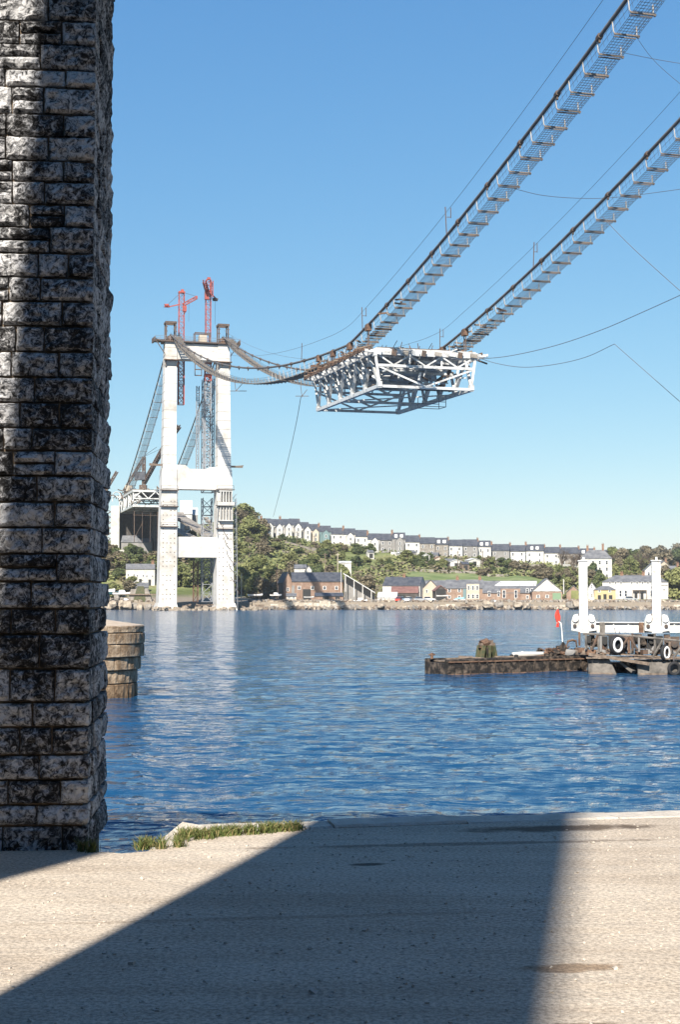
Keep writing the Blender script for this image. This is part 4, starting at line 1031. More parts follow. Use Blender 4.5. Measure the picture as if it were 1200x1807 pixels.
def garden_wall(label, pts, h=1.3, m=None):
    b = MB()
    for (p0, d0), (p1, d1) in zip(pts, pts[1:]):
        for s in range(6):
            a, c = ground(p0 + (p1 - p0) * s / 6, d0 + (d1 - d0) * s / 6), ground(p0 + (p1 - p0) * (s + 1) / 6, d0 + (d1 - d0) * (s + 1) / 6)
            b.bar(a + Vector((0, 0, h / 2 - .3)), c + Vector((0, 0, h / 2 - .3)), .35, h + .6)
    o0 = Vector(b.v[0]); b.v = [tuple(Vector(v) - o0) for v in b.v]; o = b.build('garden_wall', m or stone_grey); o.location = o0; return tag(o, label, 'wall')
garden_wall('pale stone garden wall below the left terrace houses', [(503, 598), (545, 590), (572, 580)], 1.6)
garden_wall('grey stone garden wall lower down under the left terrace houses', [(462, 575), (500, 566), (560, 560)], 1.2)
garden_wall('long pale garden wall below the middle terrace houses', [(690, 600), (740, 592), (800, 588)], 1.6, render_white)
garden_wall('grey retaining wall under the white villas', [(820, 600), (880, 604), (960, 604)], 1.6)
garden_wall('hedge-side stone wall across the green field', [(725, 548), (800, 552), (900, 548)], .9)
garden_wall('pale stone wall above the right shore lawn', [(1176, 440), (1200, 436), (1240, 436)], 1.8)
garden_wall('low white wall before the hillside houses at right', [(990, 612), (1030, 600), (1060, 596)], 2.0, render_white)
# green field strip
fm = mat('field_grass', (.10, .14, .04), .95, scale=.12, color2=(.20, .22, .09), bump=.4, bscale=1.2, coord='World')
fb = MB(); fc = list(range(715, 1001, 15)); fd = [486, 496, 506, 516, 526, 536, 544]
fb.add([ground(p, d) + Vector((0, 0, .35)) for d in fd for p in fc], [(r * len(fc) + c, r * len(fc) + c + 1, (r + 1) * len(fc) + c + 1, (r + 1) * len(fc) + c) for r in range(len(fd) - 1) for c in range(len(fc) - 1)])
fb.sm = True; tag(fb.build('field', fm), kind='structure')
lb = MB(); fc = list(range(1062, 1200, 12)); fd = [399, 404, 410, 417]
lb.add([ground(p, d) + Vector((0, 0, .08 + (d - 399) * .02)) for d in fd for p in fc], [(r * len(fc) + c, r * len(fc) + c + 1, (r + 1) * len(fc) + c + 1, (r + 1) * len(fc) + c) for r in range(len(fd) - 1) for c in range(len(fc) - 1)])
tag(lb.build('lawn', fm), kind='structure')

# ------------------------------------------------------------------ shore buildings
def gp(px, D): return ground(px, D)
def PXM(D): return D / F_PX                         # metres per photo pixel
def shore(name, label, cat, x0, x1, y_eave, y_ridge, D, **kw):
    """building whose front runs from photo column x0 to x1 at depth D"""
    g = gp((x0 + x1) / 2, D); w = (x1 - x0) * PXM(D)
    e = at(600, y_eave, D).z - g.z; r = at(600, y_ridge, D + kw.get('d', 8) / 2).z - g.z
    return house(name, label, cat, g, kw.pop('rz', 0) + facing((x0 + x1) / 2), w, kw.pop('d', 8), e, r, kw.pop('wall'), kw.pop('roof'), **kw)
W = lambda xs, z, ww, wh: [(x_, z, ww, wh) for x_ in xs]
t = shore('boatyard_shed', 'long orange brick boatyard shed with dark slate roof and black doorway', 'shed', 515, 605, 1026, 1011, 430, d=11, wall=brick_red, roof=slate, wins=W((-5.5, -1.5, 2.2, 5.8), 3.6, 1.0, 1.1), doors=[(-3.2, 2.4, 3.2)], base=2, rz=R(3))
b = MB(); b.span((1.2, -.15, .3), (7.6, 0, 2.2)); b.build('white_panel', render_white, t)
b = MB(); b.span((-7.75, -.15, 0), (-6.9, 0, 4.3)); b.build('brick_buttress', render_grey, t)
shore('gabled_shed_end', 'brown gabled end bay at the left of the orange brick shed', 'shed', 500, 516, 1027, 1011, 432, d=10, wall=brick_buff, roof=slate, gable=True, wins=W((0,), 3, .9, 1.1), rz=R(10))
shore('lean_to', 'low brick lean-to with dark openings before the boatyard shed', 'shed', 556, 606, 1052, 1047, 412, d=6, wall=brick_red, roof=slate, doors=[(-1, 1.8, 1.5), (2.4, 1.3, 1.4)], rz=R(2), base=1)
shore('boat_office', 'low pale hut left of the boatyard shed doorway', 'hut', 505, 523, 1052, 1048, 405, d=4, wall=render_cream, roof=slate_pale, wins=W((-.6, .7), 1.1, .9, .7))
shore('white_house', 'white house with two small gables behind the boatyard shed', 'house', 519, 541, 1003, 997, 462, d=7, wall=render_white, roof=slate_pale, wins=W((-1, .9), 4.2, .7, .8), base=8)
shore('white_annex', 'small white gabled annex beside the white house', 'house', 539, 550, 1006, 999, 460, d=6, wall=render_white, roof=slate_pale, gable=True, wins=W((0,), 4, .7, .8), base=8)
shore('white_store', 'flat white block building on the slope above the boatyard', 'building', 598, 620, 993, 991, 488, d=6, wall=render_white, roof=roof_white, doors=[(-.6, .6, 3.2)], base=9)
# sweeping white shed roof
t = thing('sail_roof_shed', 'open shed under one long white roof sloping down to the right', 'shed', gp(606, 428))
A0, A1 = at(606, 1012, 428) - t.location, at(662, 1046, 428) - t.location
b = MB(); b.bar(A0 + Vector((0, 4, 0)), A1 + Vector((0, 4, 0)), 9, .25); b.build('roof_sheet', roof_white, t)
b = MB(); b.prism([(0.3, -1), (A1.x, -1), (A1.x, A1.z - .3), (0.3, A0.z - .4)], 3, 7.5); b.build('wall', render_grey, t)
for k in range(4): 
    b = MB(); xx = .6 + k * 2.6; b.box((xx, -.3, A0.z + (A1.z - A0.z) * xx / A1.x - 2.6), (.25, .25, 5)); b.build('post', render_white, t)
t = shore('white_cottage', 'white gable-ended cottage with long slate roof near mid-shore', 'house', 674, 742, 1033, 1019, 438, d=8, wall=render_white, roof=slate, base=2, rz=R(-14), wins=W((-3, 0, 3), 1.5, .9, .9), chims=[(0, .5, .9)])
shore('maroon_shed', 'dark low shed with maroon roof before the white cottage', 'shed', 690, 738, 1046, 1036, 418, d=7, wall=dark_timber_and_shade, roof=roof_maroon, doors=[(-1, 2.2, 1.8)], rz=R(-3))
shore('white_boathouse', 'small white boathouse with pale roof by the sea wall', 'boathouse', 666, 700, 1054, 1046, 403, d=5, wall=render_white, roof=roof_white, wins=W((-1.6, 0, 1.5), 1.2, .8, .7), rz=R(-6))
shore('cream_gable_house', 'cream gabled house with slate roof beside the dark boat shed', 'house', 744, 776, 1040, 1024, 440, d=8, wall=render_cream, roof=slate, gable=True, base=2, wins=W((-1.2, 1.2), 2.6, .8, 1.0))
shore('slate_shed', 'low slate-roofed shed between the cream gable and brick row', 'shed', 750, 790, 1036, 1025, 446, d=8, wall=brick_buff, roof=slate_pale, base=2)
t = shore('dark_boat_shed', 'dark open-mouthed boat shed with a white boat inside', 'boat shed', 768, 788, 1042, 1034, 420, d=8, wall=dark_timber_and_shade, roof=roof_maroon, gable=True, doors=[(0, 2.6, 3.4)], rz=R(6))
t = shore('brick_row', 'row of brick cottages with pale slate roof by the shore', 'building', 787, 853, 1038, 1024, 428, d=9, wall=brick_buff, roof=slate_pale, base=2, chims=[(-2.2, .5, 1.0), (4.6, .5, 1.0)], wins=W((-4.6, -1.6), 3.0, .9, 1.1) + W((-4.6, -1.6), 1.0, .9, .9))
b = MB(); b.span((.6, -.22, .2), (4.4, 0, 4.9)); b.build('rendered_front', render_cream, t)
for x_ in (1.2, 2.5, 3.8):
    for z_ in (1.2, 3.7):
        f, g = window_mesh(.8, 1.3); o = link('window', f, t, (x_, -.22, z_)); link('pane', g, o)
b = MB(); b.span((-.5, -.2, 0), (.5, 0, 3.4)); b.build('teal_door_bay', render_teal, t)
t = shore('long_warehouse', 'long brick warehouse with a white skylight strip in its roof', 'warehouse', 852, 946, 1046, 1026, 424, d=11, wall=brick_buff, roof=slate_pale, base=2, wins=W((5.3, 6.6), 2.9, .8, 1.3) + W((5.3, 6.6), 1.0, .8, 1.0) + W((-6, -3.2), 2.0, .8, 1.6), doors=[(-1.6, 1.0, 3.2), (1.2, 1.0, 3.2)])
b = MB(); b.span((-2.6, -.2, 0), (3.2, 0, 3.5))
b.build('red_bay', brick_red, t)
for x_ in (-1.6, 1.9):
    f, g = window_mesh(.9, 2.4); o = link('window', f, t, (x_, -.2, 1.9)); link('pane', g, o)
gz = gp(899, 424); e = at(600, 1046, 424).z - gz.z; rg = at(600, 1026, 429.5).z - gz.z
b = MB(); sl = (rg - e) / 5.5
P4 = [(-4.4, 3.1, e + 3.1 * sl + .26), (8.0, 3.1, e + 3.1 * sl + .26), (8.2, 5.2, e + 5.2 * sl + .26), (-2.6, 5.2, e + 5.2 * sl + .26)]
b.add(P4 + [(x_, y, z - .12) for x_, y, z in P4], [(0, 1, 2, 3), (7, 6, 5, 4), (0, 4, 5, 1), (1, 5, 6, 2), (2, 6, 7, 3), (3, 7, 4, 0)]); b.build('skylight_strip', roof_white, t)
for k in range(8):
    for j in range(2):
        if (k + j) % 3 == 0: continue
        b = MB(); yy = 3.6 + j * .9; b.box((-2.6 + k * 1.4, yy, e + yy * sl + .27), (.45, .35, .12)); b.build('roof_light', slate_pale, t)
t = shore('gabled_warehouse', 'brick warehouse with big white boarded gable facing the river', 'warehouse', 939, 992, 1044, 1022, 416, d=14, wall=brick_buff, roof=slate_pale, gable=True, base=2, rz=R(4), wins=W((-2.6, 0, 2.8), 3.3, 1.0, 1.1) + W((-2.6, 0), 1.3, 1.0, .9), doors=[(2.8, 2.4, 2.3)], door_m=door_green, over=.3)
gz = gp(965.5, 416); e = at(600, 1044, 416).z - gz.z; rg = at(600, 1022, 423).z - gz.z
b = MB(); b.prism([(-4.2, e + .1), (4.2, e + .1), (0, rg - .15)], -.15, .0); b.build('gable_boarding', render_white, t)
b = MB(); b.tube([(4.9, 1, 2), (4.9, 1, e + 3.6)], .16, 6); b.build('flue_pipe', render_white, t)
shore('ivy_cottage', 'small brick outbuilding with ivy beside the gabled warehouse', 'outbuilding', 1000, 1024, 1045, 1034, 418, d=6, wall=brick_buff, roof=slate_pale, gable=True, base=2, doors=[(.4, 2.2, 3.0)], door_m=LEAF['olive'])
shore('pale_blue_gable', 'narrow white gabled house just right of the first white post', 'house', 1038, 1051, 1037, 1028, 415, d=7, wall=render_white, roof=slate_pale, gable=True, base=2, wins=W((0,), 4.2, .6, 1.0) + W((0,), 1.6, .6, 1.0))
shore('yellow_house', 'yellow two-storey house with hipped grey roof', 'house', 1049, 1086, 1041, 1034, 412, d=6, wall=render_yellow, roof=slate_pale, hip=2.2, base=2, wins=W((-1.6, 1.4), 2.9, .7, .8), doors=[(-1.6, .9, 1.7), (0, .9, 2.0), (1.6, 1.0, 1.7)])
t = shore('long_white_house', 'long white two-storey house with hipped slate roof at right', 'house', 1064, 1178, 1027, 1015, 432, d=9, wall=render_white, roof=slate_pale, hip=4.0, base=2, wins=W((-7.5, -5.8, -4.2, -1, .6, 2.2, 3.8, 5.6, 7.4), 5.2, .7, .8) + W((-4.4, -2.8, 4.8), 2.0, .8, 2.0), doors=[(.2, .9, 2.2), (2.0, .9, 2.2)], chims=[(-4, .5, .8), (2.5, .5, .8)])
b = MB(); b.span((-.8, -1.2, 2.9), (3.4, -.05, 3.05)); 
for x_ in (-.7, 1.3, 3.3): b.span((x_ - .08, -1.15, 0), (x_ + .08, -1, 2.9))
b.build('porch', timber, t)
shore('white_extension', 'flat-roofed white extension at the right end of the long white house', 'building', 1160, 1178, 1032, 1030, 420, d=6, wall=render_white, roof=roof_white, base=2, wins=W((.5,), 3.2, 1.0, .6))
# left of the tower
for k, (x0, x1) in enumerate(((222, 240), (240, 255), (255, 273))):
    shore('shore_cottage', f'{ORD[k]} white cottage from the left in the row under the bridge approach', 'house', x0, x1, 1004, 996, 440, d=6, wall=render_white, roof=slate_pale, base=3, wins=W((-.9, .9), 2.9, .7, .8), doors=[(0, .8, 1.9)], chims=[(.9, .5, .9)] if k == 2 else [], group='cottages under the bridge approach')
shore('site_hut', 'grey-roofed site building under the approach deck', 'building', 213, 243, 956, 946, 478, d=5, wall=render_grey, roof=slate_pale, base=2, rz=R(-10), doors=[(-1.4, .9, 1.6), (.6, .9, 1.6)])
shore('grey_hut', 'low dark-roofed hut beside the site building', 'hut', 243, 268, 957, 951, 476, d=5, wall=render_grey, roof=slate_pale, base=2)
shore('shore_hut', 'small grey hut by the pier steps below the cottages', 'hut', 238, 262, 1036, 1029, 425, d=4, wall=render_grey, roof=slate_pale, base=2, doors=[(-.5, .6, 1.0), (.6, .6, 1.0)])
shore('white_cabin', 'white site cabin on the plateau seen through the tower portal', 'cabin', 317, 338, 905, 884, 505, d=5, wall=render_white, roof=roof_white, base=6, wins=W((-1, 1), 5.5, .6, .6))
shore('grey_cabin', 'grey site cabin behind the white site cabin', 'cabin', 338, 348, 908, 897, 510, d=4, wall=render_grey, roof=roof_white, base=6)

# ------------------------------------------------------------------ bridge approach on the hill, left of the tower
t = thing('bridge_approach', 'unfinished white truss approach deck on the hill left of the tower', 'bridge approach', tw(-104, 0, 17.5))
o0 = Vector(t.location)
def ap(u, lat, z): return tw(u, lat, z) - o0
for s in (-1, 1):
    for nm, z_, w_ in (('top_chord', 33.4, .6), ('bottom_chord', 28.6, .6)):
        b = MB(); b.bar(ap(-118, s * 7, z_), ap(-78, s * 7, z_), w_); b.build(nm, steel_white, t)
    for i in range(7):
        u = -117 + i * 6.4; b = MB(); b.bar(ap(u, s * 7, 28.6), ap(u, s * 7, 33.4), .4); b.build('post', steel_white, t)
        if i < 6:
            b = MB(); b.bar(ap(u, s * 7, 28.6 if i % 2 else 33.4), ap(u + 6.4, s * 7, 33.4 if i % 2 else 28.6), .36); b.build('diagonal', steel_white, t)
for u in (-78, -90.5, -103, -116):
    for z_ in (33.4, 28.6):
        b = MB(); b.bar(ap(u, -7, z_), ap(u, 7, z_), .5, .6); b.build('cross_girder', steel_white, t)
    for k in range(6):
        a = -7 + k * 14 / 6; b = MB(); b.bar(ap(u, a, 33.3 if k % 2 else 31.0), ap(u, a + 14 / 6, 31.0 if k % 2 else 33.3), .32); b.build('sway_brace', steel_white, t)
    b = MB(); b.bar(ap(u, -7, 31), ap(u, 7, 31), .35); b.build('sway_strut', steel_white, t)
b = MB(); b.bar(ap(-120, 0, 33.9), ap(-80, 0, 33.9), 14.5, .35); b.build('deck_slab', stone_grey, t)
b = MB(); b.bar(ap(-120, 0, 28.9), ap(-79, 0, 28.9), 14, .3); b.build('bottom_decking', steel_dark, t)
for i in range(22):
    b = MB(); p = ap(-79 - random.random() * 30, random.uniform(-7, 7), 34.1); a = random.uniform(0, 3); L = random.uniform(.8, 2.2)
    b.bar(p, p + Vector((math.cos(a) * L, math.sin(a) * L, random.uniform(.2, 1.8))), .3); b.build('site_timber', (timber, rust, steel_white, steel_dark)[i % 4], t)
for i in range(14):
    b = MB(); p = ap(-78.4 , -8 + random.random() * 2.5, 29 + random.random() * 4); b.tube([p, p + Vector((random.uniform(-1, 1.5), 0, -random.uniform(.5, 1.8))), p + Vector((random.uniform(0, 2.5), 0, -random.uniform(0, 1.5)))], .22, 5); b.build('hanging_sheet', (steel_white, steel_white, timber)[i % 3], t)
for i in range(6):
    la = -6.5 + i * 2.5; b = MB(); b.bar(ap(-79.5, la, 17.2), ap(-79.5, la + random.uniform(-.2, .2), 28.2), .12 if i % 3 else .22); b.build('falsework_post', steel_dark, t)
    if i % 3 == 0: b = MB(); b.bar(ap(-79.5, la, 18 + random.random() * 4), ap(-79.5, la + 2.6, 22 + random.random() * 4), .12); b.build('falsework_brace', steel_dark, t)
for z_ in (25.8,): b = MB(); b.bar(ap(-79.6, -7, z_), ap(-79.6, 7, z_), .14); b.build('falsework_rail', steel_dark, t)
t = thing('abutment_wall', 'concrete abutment beneath the approach deck, coloured dark for the shade', 'abutment', tw(-117, 0, 17.0), TH)
b = MB(); b.span((-7.5, 0, -4), (7.5, 6, 11.4)); b.build('wall', dark_timber_and_shade, t)  # near-black colour stands in for the shade under the deck
b = MB(); b.span((2.8, -18, -4), (7.8, 0, 10.8)); b.build('wing_wall', dark_timber_and_shade, t)  # same shade colour as the wall
t = thing('approach_pier', 'slim white pier carrying the left side of the approach deck', 'pier', gp(203, 484) - Vector((0, 0, 1)))
b = MB(); b.span((-1.45, -1.3, 0), (1.45, 1.3, at(203, 893, 484).z - t.location.z)); b.build('shaft', render_white, t)
t = thing('approach_pier', 'farther white approach pier half hidden by the stone pier', 'pier', gp(181, 500) - Vector((0, 0, 1)))
b = MB(); b.span((-1.0, -1.3, 0), (.9, 1.3, at(203, 890, 500).z - t.location.z)); b.build('shaft', render_white, t)
for i in range(6):
    b = MB(); p = Vector((2.2, 0, 3 + i * 1.9)); b.bar(p + Vector((-1, 0, 0)), p + Vector((1.8, 0, 1.7)), .3); b.bar(p + Vector((1.6, 0, 0)), p + Vector((-.8, 0, 1.6)), .25); b.build('strut', steel_dark, t)
t = thing('retaining_wall', 'pale retaining wall along the road below the approach deck', 'wall', gp(190, 472))
b = MB(); b.bar(gp(165, 473) - t.location + Vector((0, 0, .4)), gp(285, 466) - t.location + Vector((0, 0, 1.4)), .5, 2.4); b.build('coping', render_white, t)
b = MB(); b.bar(gp(244, 466) - t.location + Vector((0, -.4, -.6)), gp(300, 462) - t.location + Vector((0, -.4, .4)), .6, 5); b.build('face', stone_grey, t)
# concrete chutes and spoil seen through the portal
t = thing('spoil_heap', 'grey stone spoil heap on the slope behind the tower portal', 'spoil heap', gp(338, 470))
for (a, c, e_) in (((304, 905, 500), (375, 948, 470), 5), ((303, 932, 480), (340, 950, 465), 4), ((318, 905, 500), (332, 925, 492), 2)):
    b = MB(); b.bar(at(*a) - t.location, at(*c) - t.location, e_, .6); b.build('concrete_slab', stone_grey, t)
for i in range(10):
    link('boulder', rock_mesh('boulder', random.uniform(1, 2.4), 1.5, random.uniform(.8, 1.6), stone_grey, i, 2), t, at(random.uniform(304, 376), random.uniform(915, 945), 475) - t.location)

# derricks
t = thing('derrick_crane', 'black derrick crane with grey machine house on the approach deck', 'derrick', at(250, 880, 478))
o0 = t.location
b = MB(); b.lattice(at(253, 880, 478) - o0, at(253.5, 806, 478) - o0, .8, 8, .26); b.build('mast', steel_dark, t)
b = MB(); b.lattice(at(249, 868, 478) - o0, at(218, 868, 478) - o0, .6, 4, .2); b.lattice(at(218, 866, 478) - o0, at(253, 808, 478) - o0, .6, 8, .2); b.build('back_stay', steel_dark, t)
b = MB(); b.lattice(at(254, 852, 478) - o0, at(288, 790, 470) - o0, .9, 9, .2); b.lattice(at(288, 790, 470) - o0, at(316, 752, 462) - o0, .9, 6, .2); b.build('jib', steel_dark, t)
b = MB(); b.box(at(247, 840, 478) - o0, (3.6, 2.6, 2.7)); b.build('machine_house', slate, t)
b = MB(); b.box(at(227, 862, 478) - o0, (2.4, 2, 2.0)); b.build('cab', render_cream, t)
b = MB(); b.box(at(252, 868, 478) - o0, (2.4, 2.2, 4.6)); b.box(at(238, 878, 478) - o0, (9, 2.2, .8)); b.build('base_frame', steel_dark, t)
b = MB(); b.tube([at(253, 806, 478) - o0, at(288, 790, 470) - o0], .06, 4); b.tube([at(253, 806, 478) - o0, at(260, 800, 478) - o0, at(276, 789, 476) - o0], .08, 4); b.build('stay_rope', rope_mat, t)
t = thing('derrick_crane', 'small black derrick boom at the far left beyond the approach pier', 'derrick', at(186, 872, 490)); o0 = t.location
b = MB(); b.lattice(at(186, 866, 490) - o0, at(206, 832, 490) - o0, .7, 7, .2); b.build('jib', steel_dark, t)
b = MB(); b.bar(at(188, 880, 490) - o0, at(184, 850, 490) - o0, .5); b.box(at(187, 874, 490) - o0, (3, 2, 2.6)); b.build('base_frame', steel_dark, t)
t = thing('cable_anchorage', 'tangle of cable saddles and rusty steel where the backstay meets the deck', 'anchorage', at(214, 878, 484)); o0 = t.location
for i in range(22):
    p = at(random.uniform(196, 232), random.uniform(866, 892), 482 + random.uniform(-3, 3)) - o0; a = random.uniform(0, 3.1); L = random.uniform(1, 2.8)
    b = MB()
    if i % 3: b.bar(p, p + Vector((math.cos(a) * L, random.uniform(-.5, .5), math.sin(a) * L)), random.uniform(.2, .5))
    else: b.tube([p + Vector((math.cos(q) * 1.3, 0, math.sin(q) * 1.3)) for q in [k * .5 for k in range(8)]], .18, 5)
    b.build('steelwork', (rust, steel_dark, steel_white, timber)[i % 4], t)

# ------------------------------------------------------------------ shoreline: sea wall, boulders, boats, cars, poles
t = thing('sea_wall', 'low pale stone sea wall along the far shore', 'wall', (0, 391.2, WATER))
wall_pale = mat('sea_wall_stone', (0.17, 0.135, 0.10), 0.9, scale=.6, color2=(0.40, 0.34, 0.27), bump=.5, bscale=2)
wall_light = mat('sea_wall_light', (0.30, 0.255, 0.20), 0.9, scale=.9, color2=(0.52, 0.47, 0.40), bump=.6, bscale=2.5)
k = 0; px = 440.0
while px < 1260:
    L = random.uniform(6, 17); h = random.uniform(.8, 1.6) + (random.uniform(.5, 1.3) if 498 < px < 600 else 0)
    b = MB(); x0, x1 = (px - CX) * PXM(391), (px + L - CX) * PXM(391)
    b.span((x0 + .03, random.uniform(-.3, .2), -1.5), (x1 - .03, 1.5, h)); b.build('wall_length', (wall_pale, wall_light, stone_grey, wall_pale, wall_light, timber)[int(random.random() * 6)] if not 498 < px < 600 else wall_light, t); px += L
t = thing('sea_wall', 'rough stone foreshore apron at the foot of the tower', 'wall', tw(4, 0, -3.7), TH)
for i in range(46):
    link('stone_block', rock_mesh('stone_block', random.uniform(.8, 3.0), random.uniform(1, 2), random.uniform(.7, 1.5), wall_pale, i + 40, 2, .35), t, (random.uniform(-13, 17), random.uniform(-4.5, 1), random.uniform(-.2, .5)), random.uniform(0, 3))
for i in range(10):
    b = MB(); a = random.uniform(0, 3); L = random.uniform(1.5, 4); p = Vector((random.uniform(-5, 12), -2.5, random.uniform(1, 1.6))); b.bar(p, p + Vector((math.cos(a) * L, 0, random.uniform(-.2, .6))), .25); b.build('timber_baulk', timber, t)
t = thing('jetty_platform', 'low brown timber landing stage right of the tower foot', 'jetty', at(428, 1074, 384)); 
b = MB(); b.box((0, 0, -.1), (6.4, 3, .5)); b.build('deck', timber, t)
for k in range(4): b = MB(); b.tube([(-2.8 + k * 1.8, -1, -1.5), (-2.8 + k * 1.8, -1, .4 + (k % 2) * .8)], .16, 5); b.build('pile', bark, t)
t = thing('slipway_ramp', 'sloping brown slipway under a tan beam beside the left tower leg', 'slipway', gp(250, 395))
b = MB(); b.prism([(-4.2, -1.2), (3.4, -1.2), (1.8, 3.6), (-3, 3.6)], 0, 1.5); b.build('ramp', stone_grey, t)
b = MB(); b.box((.5, -.3, 2.1), (10, .5, .35)); b.build('beam', timber, t)
b = MB(); b.prism([(-2.4, 0), (1.2, 0), (.6, 4.4), (-1.2, 4.4)], -.1, .2); b.build('dark_face', paint_green, t)
spots = [(184, 1063, 'broad flat'), (191, 1058, 'tall tan'), (199, 1066, 'low grey'), (206, 1055, 'pale upright'), (214, 1064, 'round pale'), (224, 1067, 'long tan'), (236, 1070, 'split brown'), (246, 1072, 'half-sunk'), (190, 1070, 'waterline'), (262, 1071, 'small pale'), (672, 1069, 'mid-shore pale'), (860, 1066, 'tan warehouse-front'), (880, 1068, 'grey warehouse-front'), (914, 1067, 'pointed warehouse-front'), (930, 1069, 'brown warehouse-front'), (1008, 1068, 'post-side tan'), (1018, 1066, 'post-side pale')]
for i, (px, py, w_) in enumerate(spots):
    o = link('boulder', rock_mesh('boulder', random.uniform(1.4, 2.8), 1.8, random.uniform(1.1, 2.0), wall_pale if i % 3 else stone_grey, i + 80, 2, .4), None, at(px, py, 390 - (i % 3)))
    tag(o, f'{w_} boulder on the far shore', 'boulder', 'boulders along the far shore')
rb = MB(); rnd = random.Random(4)
for i in range(2600):
    px = rnd.uniform(170, 1260)
    if 272 < px < 440: continue
    p = ground(px, rnd.uniform(391.8, 408)); s = rnd.uniform(.15, .6); rb.k = i % 3
    if i % 2: p = Vector(((px - CX) / F_PX * 390.4, 390.4 + rnd.uniform(-.7, .5), WATER + rnd.uniform(-.1, .5))); s *= 1.2
    rb.box(p + Vector((0, 0, s * .3)), (s * 2, s * 1.4, s), Matrix.Rotation(rnd.uniform(0, 3), 3, Vector((rnd.random(), rnd.random(), 1)).normalized()))
tag(rb.build('shore_rubble', [wall_pale, stone_grey, timber]), 'loose rubble and timber strewn on the far shore', 'rubble', kind='stuff')
# boats
def boat(label, px, py, D, L, m, rz=0.0, cabin=False, mast=0, tilt=0.0, cover=None):
    t = thing('boat', label, 'boat', at(px, py, D), rz, 'small boats on the far shore')
    t.rotation_euler = (tilt, 0, rz)
    secs = []
    for s in range(7):
        f = s / 6; x_ = -L / 2 + L * f; bw = L * .16 * (math.sin(math.pi * min(1, .28 + f * .72)) ** .6 if f < .99 else .06); sh = L * .13 * (1 + .5 * (f - .35) ** 2 * 2)
        secs.append([(x_, -bw, sh), (x_, -bw * .8, sh * .35), (x_, 0, 0 if f < .85 else sh * .3), (x_, bw * .8, sh * .35), (x_, bw, sh), (x_, 0, sh * .92)])
    b = MB(); b.loft(secs); b.build('hull', m, t)
    b = MB()
    for s in (0, 4):
        b.tube([sec[s] for sec in secs], .05, 4)
    b.build('gunwale', timber, t)
    if cabin: b = MB(); b.loft([[(-L * .18, -L * .1, L * .12), (L * .2, -L * .09, L * .12), (L * .2, L * .09, L * .12), (-L * .18, L * .1, L * .12)], [(-L * .15, -L * .09, L * .27), (L * .12, -L * .08, L * .27), (L * .12, L * .08, L * .27), (-L * .15, L * .09, L * .27)]]); b.build('cabin', boat_white, t)
    if mast: b = MB(); b.tube([(L * .1, 0, L * .1), (L * .1, 0, mast)], .06, 5); b.build('mast', timber, t)
    if cover: b = MB(); b.loft([[(-L * .4, -L * .13, L * .14), (-L * .4, L * .13, L * .14), (-L * .4, 0, L * .2)], [(L * .3, -L * .13, L * .15), (L * .3, L * .13, L * .15), (L * .3, 0, L * .28)]]); b.build('tarpaulin', cover, t)
boat('white rowing boat lying on the bank right of the tower', 450, 1052, 396, 4.2, boat_white, .2)
boat('white cabin boat laid up left of the boatyard hut', 487, 1052, 398, 3.6, boat_white, -.5, cabin=True)
boat('white dinghy before the black doorway of the brick shed', 545, 1055, 404, 2.8, boat_white, .1)
boat('pale blue cabin boat before the long brick warehouse', 874, 1066, 400, 4.0, boat_blue, .15, cabin=True)
boat('white boat in the mouth of the dark boat shed', 781, 1053, 412, 3.4, boat_white, .2)
boat('red-hulled boat beached left of the pale blue boat', 859, 1066, 398, 3.2, flag_red, -.2, cover=timber)
boat('teal-hulled boat under a white cover by the stone pier', 190, 1050, 402, 6.4, boat_teal, .1, cover=boat_white)
boat('grey-white motor boat laid up right of the teal boat', 215, 1050, 400, 5.2, boat_white, .0, cabin=True)
boat('white motor boat with cabin before the shore hut', 222, 1062, 396, 3.6, boat_white, .3, cabin=True)
boat('white boat beneath the sail-roofed shed', 636, 1062, 400, 4.0, boat_white, -.1, cabin=True)
boat('brown upturned boat on the shore right of the boatyard', 656, 1066, 398, 3.6, timber, .2, tilt=.5)
boat('white boat laid up before the brick cottages', 812, 1060, 402, 3.6, boat_white, .3, cover=boat_blue)
boat('small blue boat before the gabled brick warehouse', 955, 1064, 400, 3.2, boat_teal, .6)
boat('dark motor launch moored at the sea wall', 826, 1074, 388, 3.2, dark_timber_and_shade, .2, cabin=False, mast=2.4)
boat('white launch before the long white house', 1098, 1062, 402, 3.6, boat_white, .2)
car_cols = {'pale blue': mat('car_blue', (.30, .42, .55), .3), 'red': mat('car_red', (.5, .06, .04), .3), 'grey': mat('car_grey', (.35, .36, .38), .3), 'white': mat('car_white', (.75, .75, .75), .3)}
def car(label, px, D, col, rz):
    t = thing('parked_car', label, 'car', ground(px, D), rz, 'cars parked on the far quay')
    b = MB(); b.loft([[(x_, -.75 + i_, .35), (x_, .75 - i_, .35), (x_, .78 - i_, h_), (x_, -.78 + i_, h_)] for x_, h_, i_ in ((-1.95, .75, .1), (-1.6, .9, 0), (.6, .92, 0), (1.8, .82, .02), (1.98, .65, .12))]); b.build('body', car_cols[col], t)
    b = MB(); b.loft([[(-1.3, -.7, .9), (.75, -.7, .9), (.75, .7, .9), (-1.3, .7, .9)], [(-.9, -.56, 1.4), (.25, -.56, 1.4), (.25, .56, 1.4), (-.9, .56, 1.4)]]); b.build('cabin_glass', glass, t)
    b = MB(); b.box((-.33, 0, 1.42), (1.15, 1.1, .05)); b.build('cabin_roof', car_cols[col], t)
    for x_ in (-1.2, 1.25):
        for y in (-.72, .72): b = MB(); b.tube([(x_, y - .09, .31), (x_, y + .09, .31)], .31, 10); b.build('wheel', rubber, t)
car('pale blue car parked by the maroon-roofed shed', 709, 399, 'pale blue', .4); car('red car parked beside the pale blue car', 704, 397, 'red', 1.3)
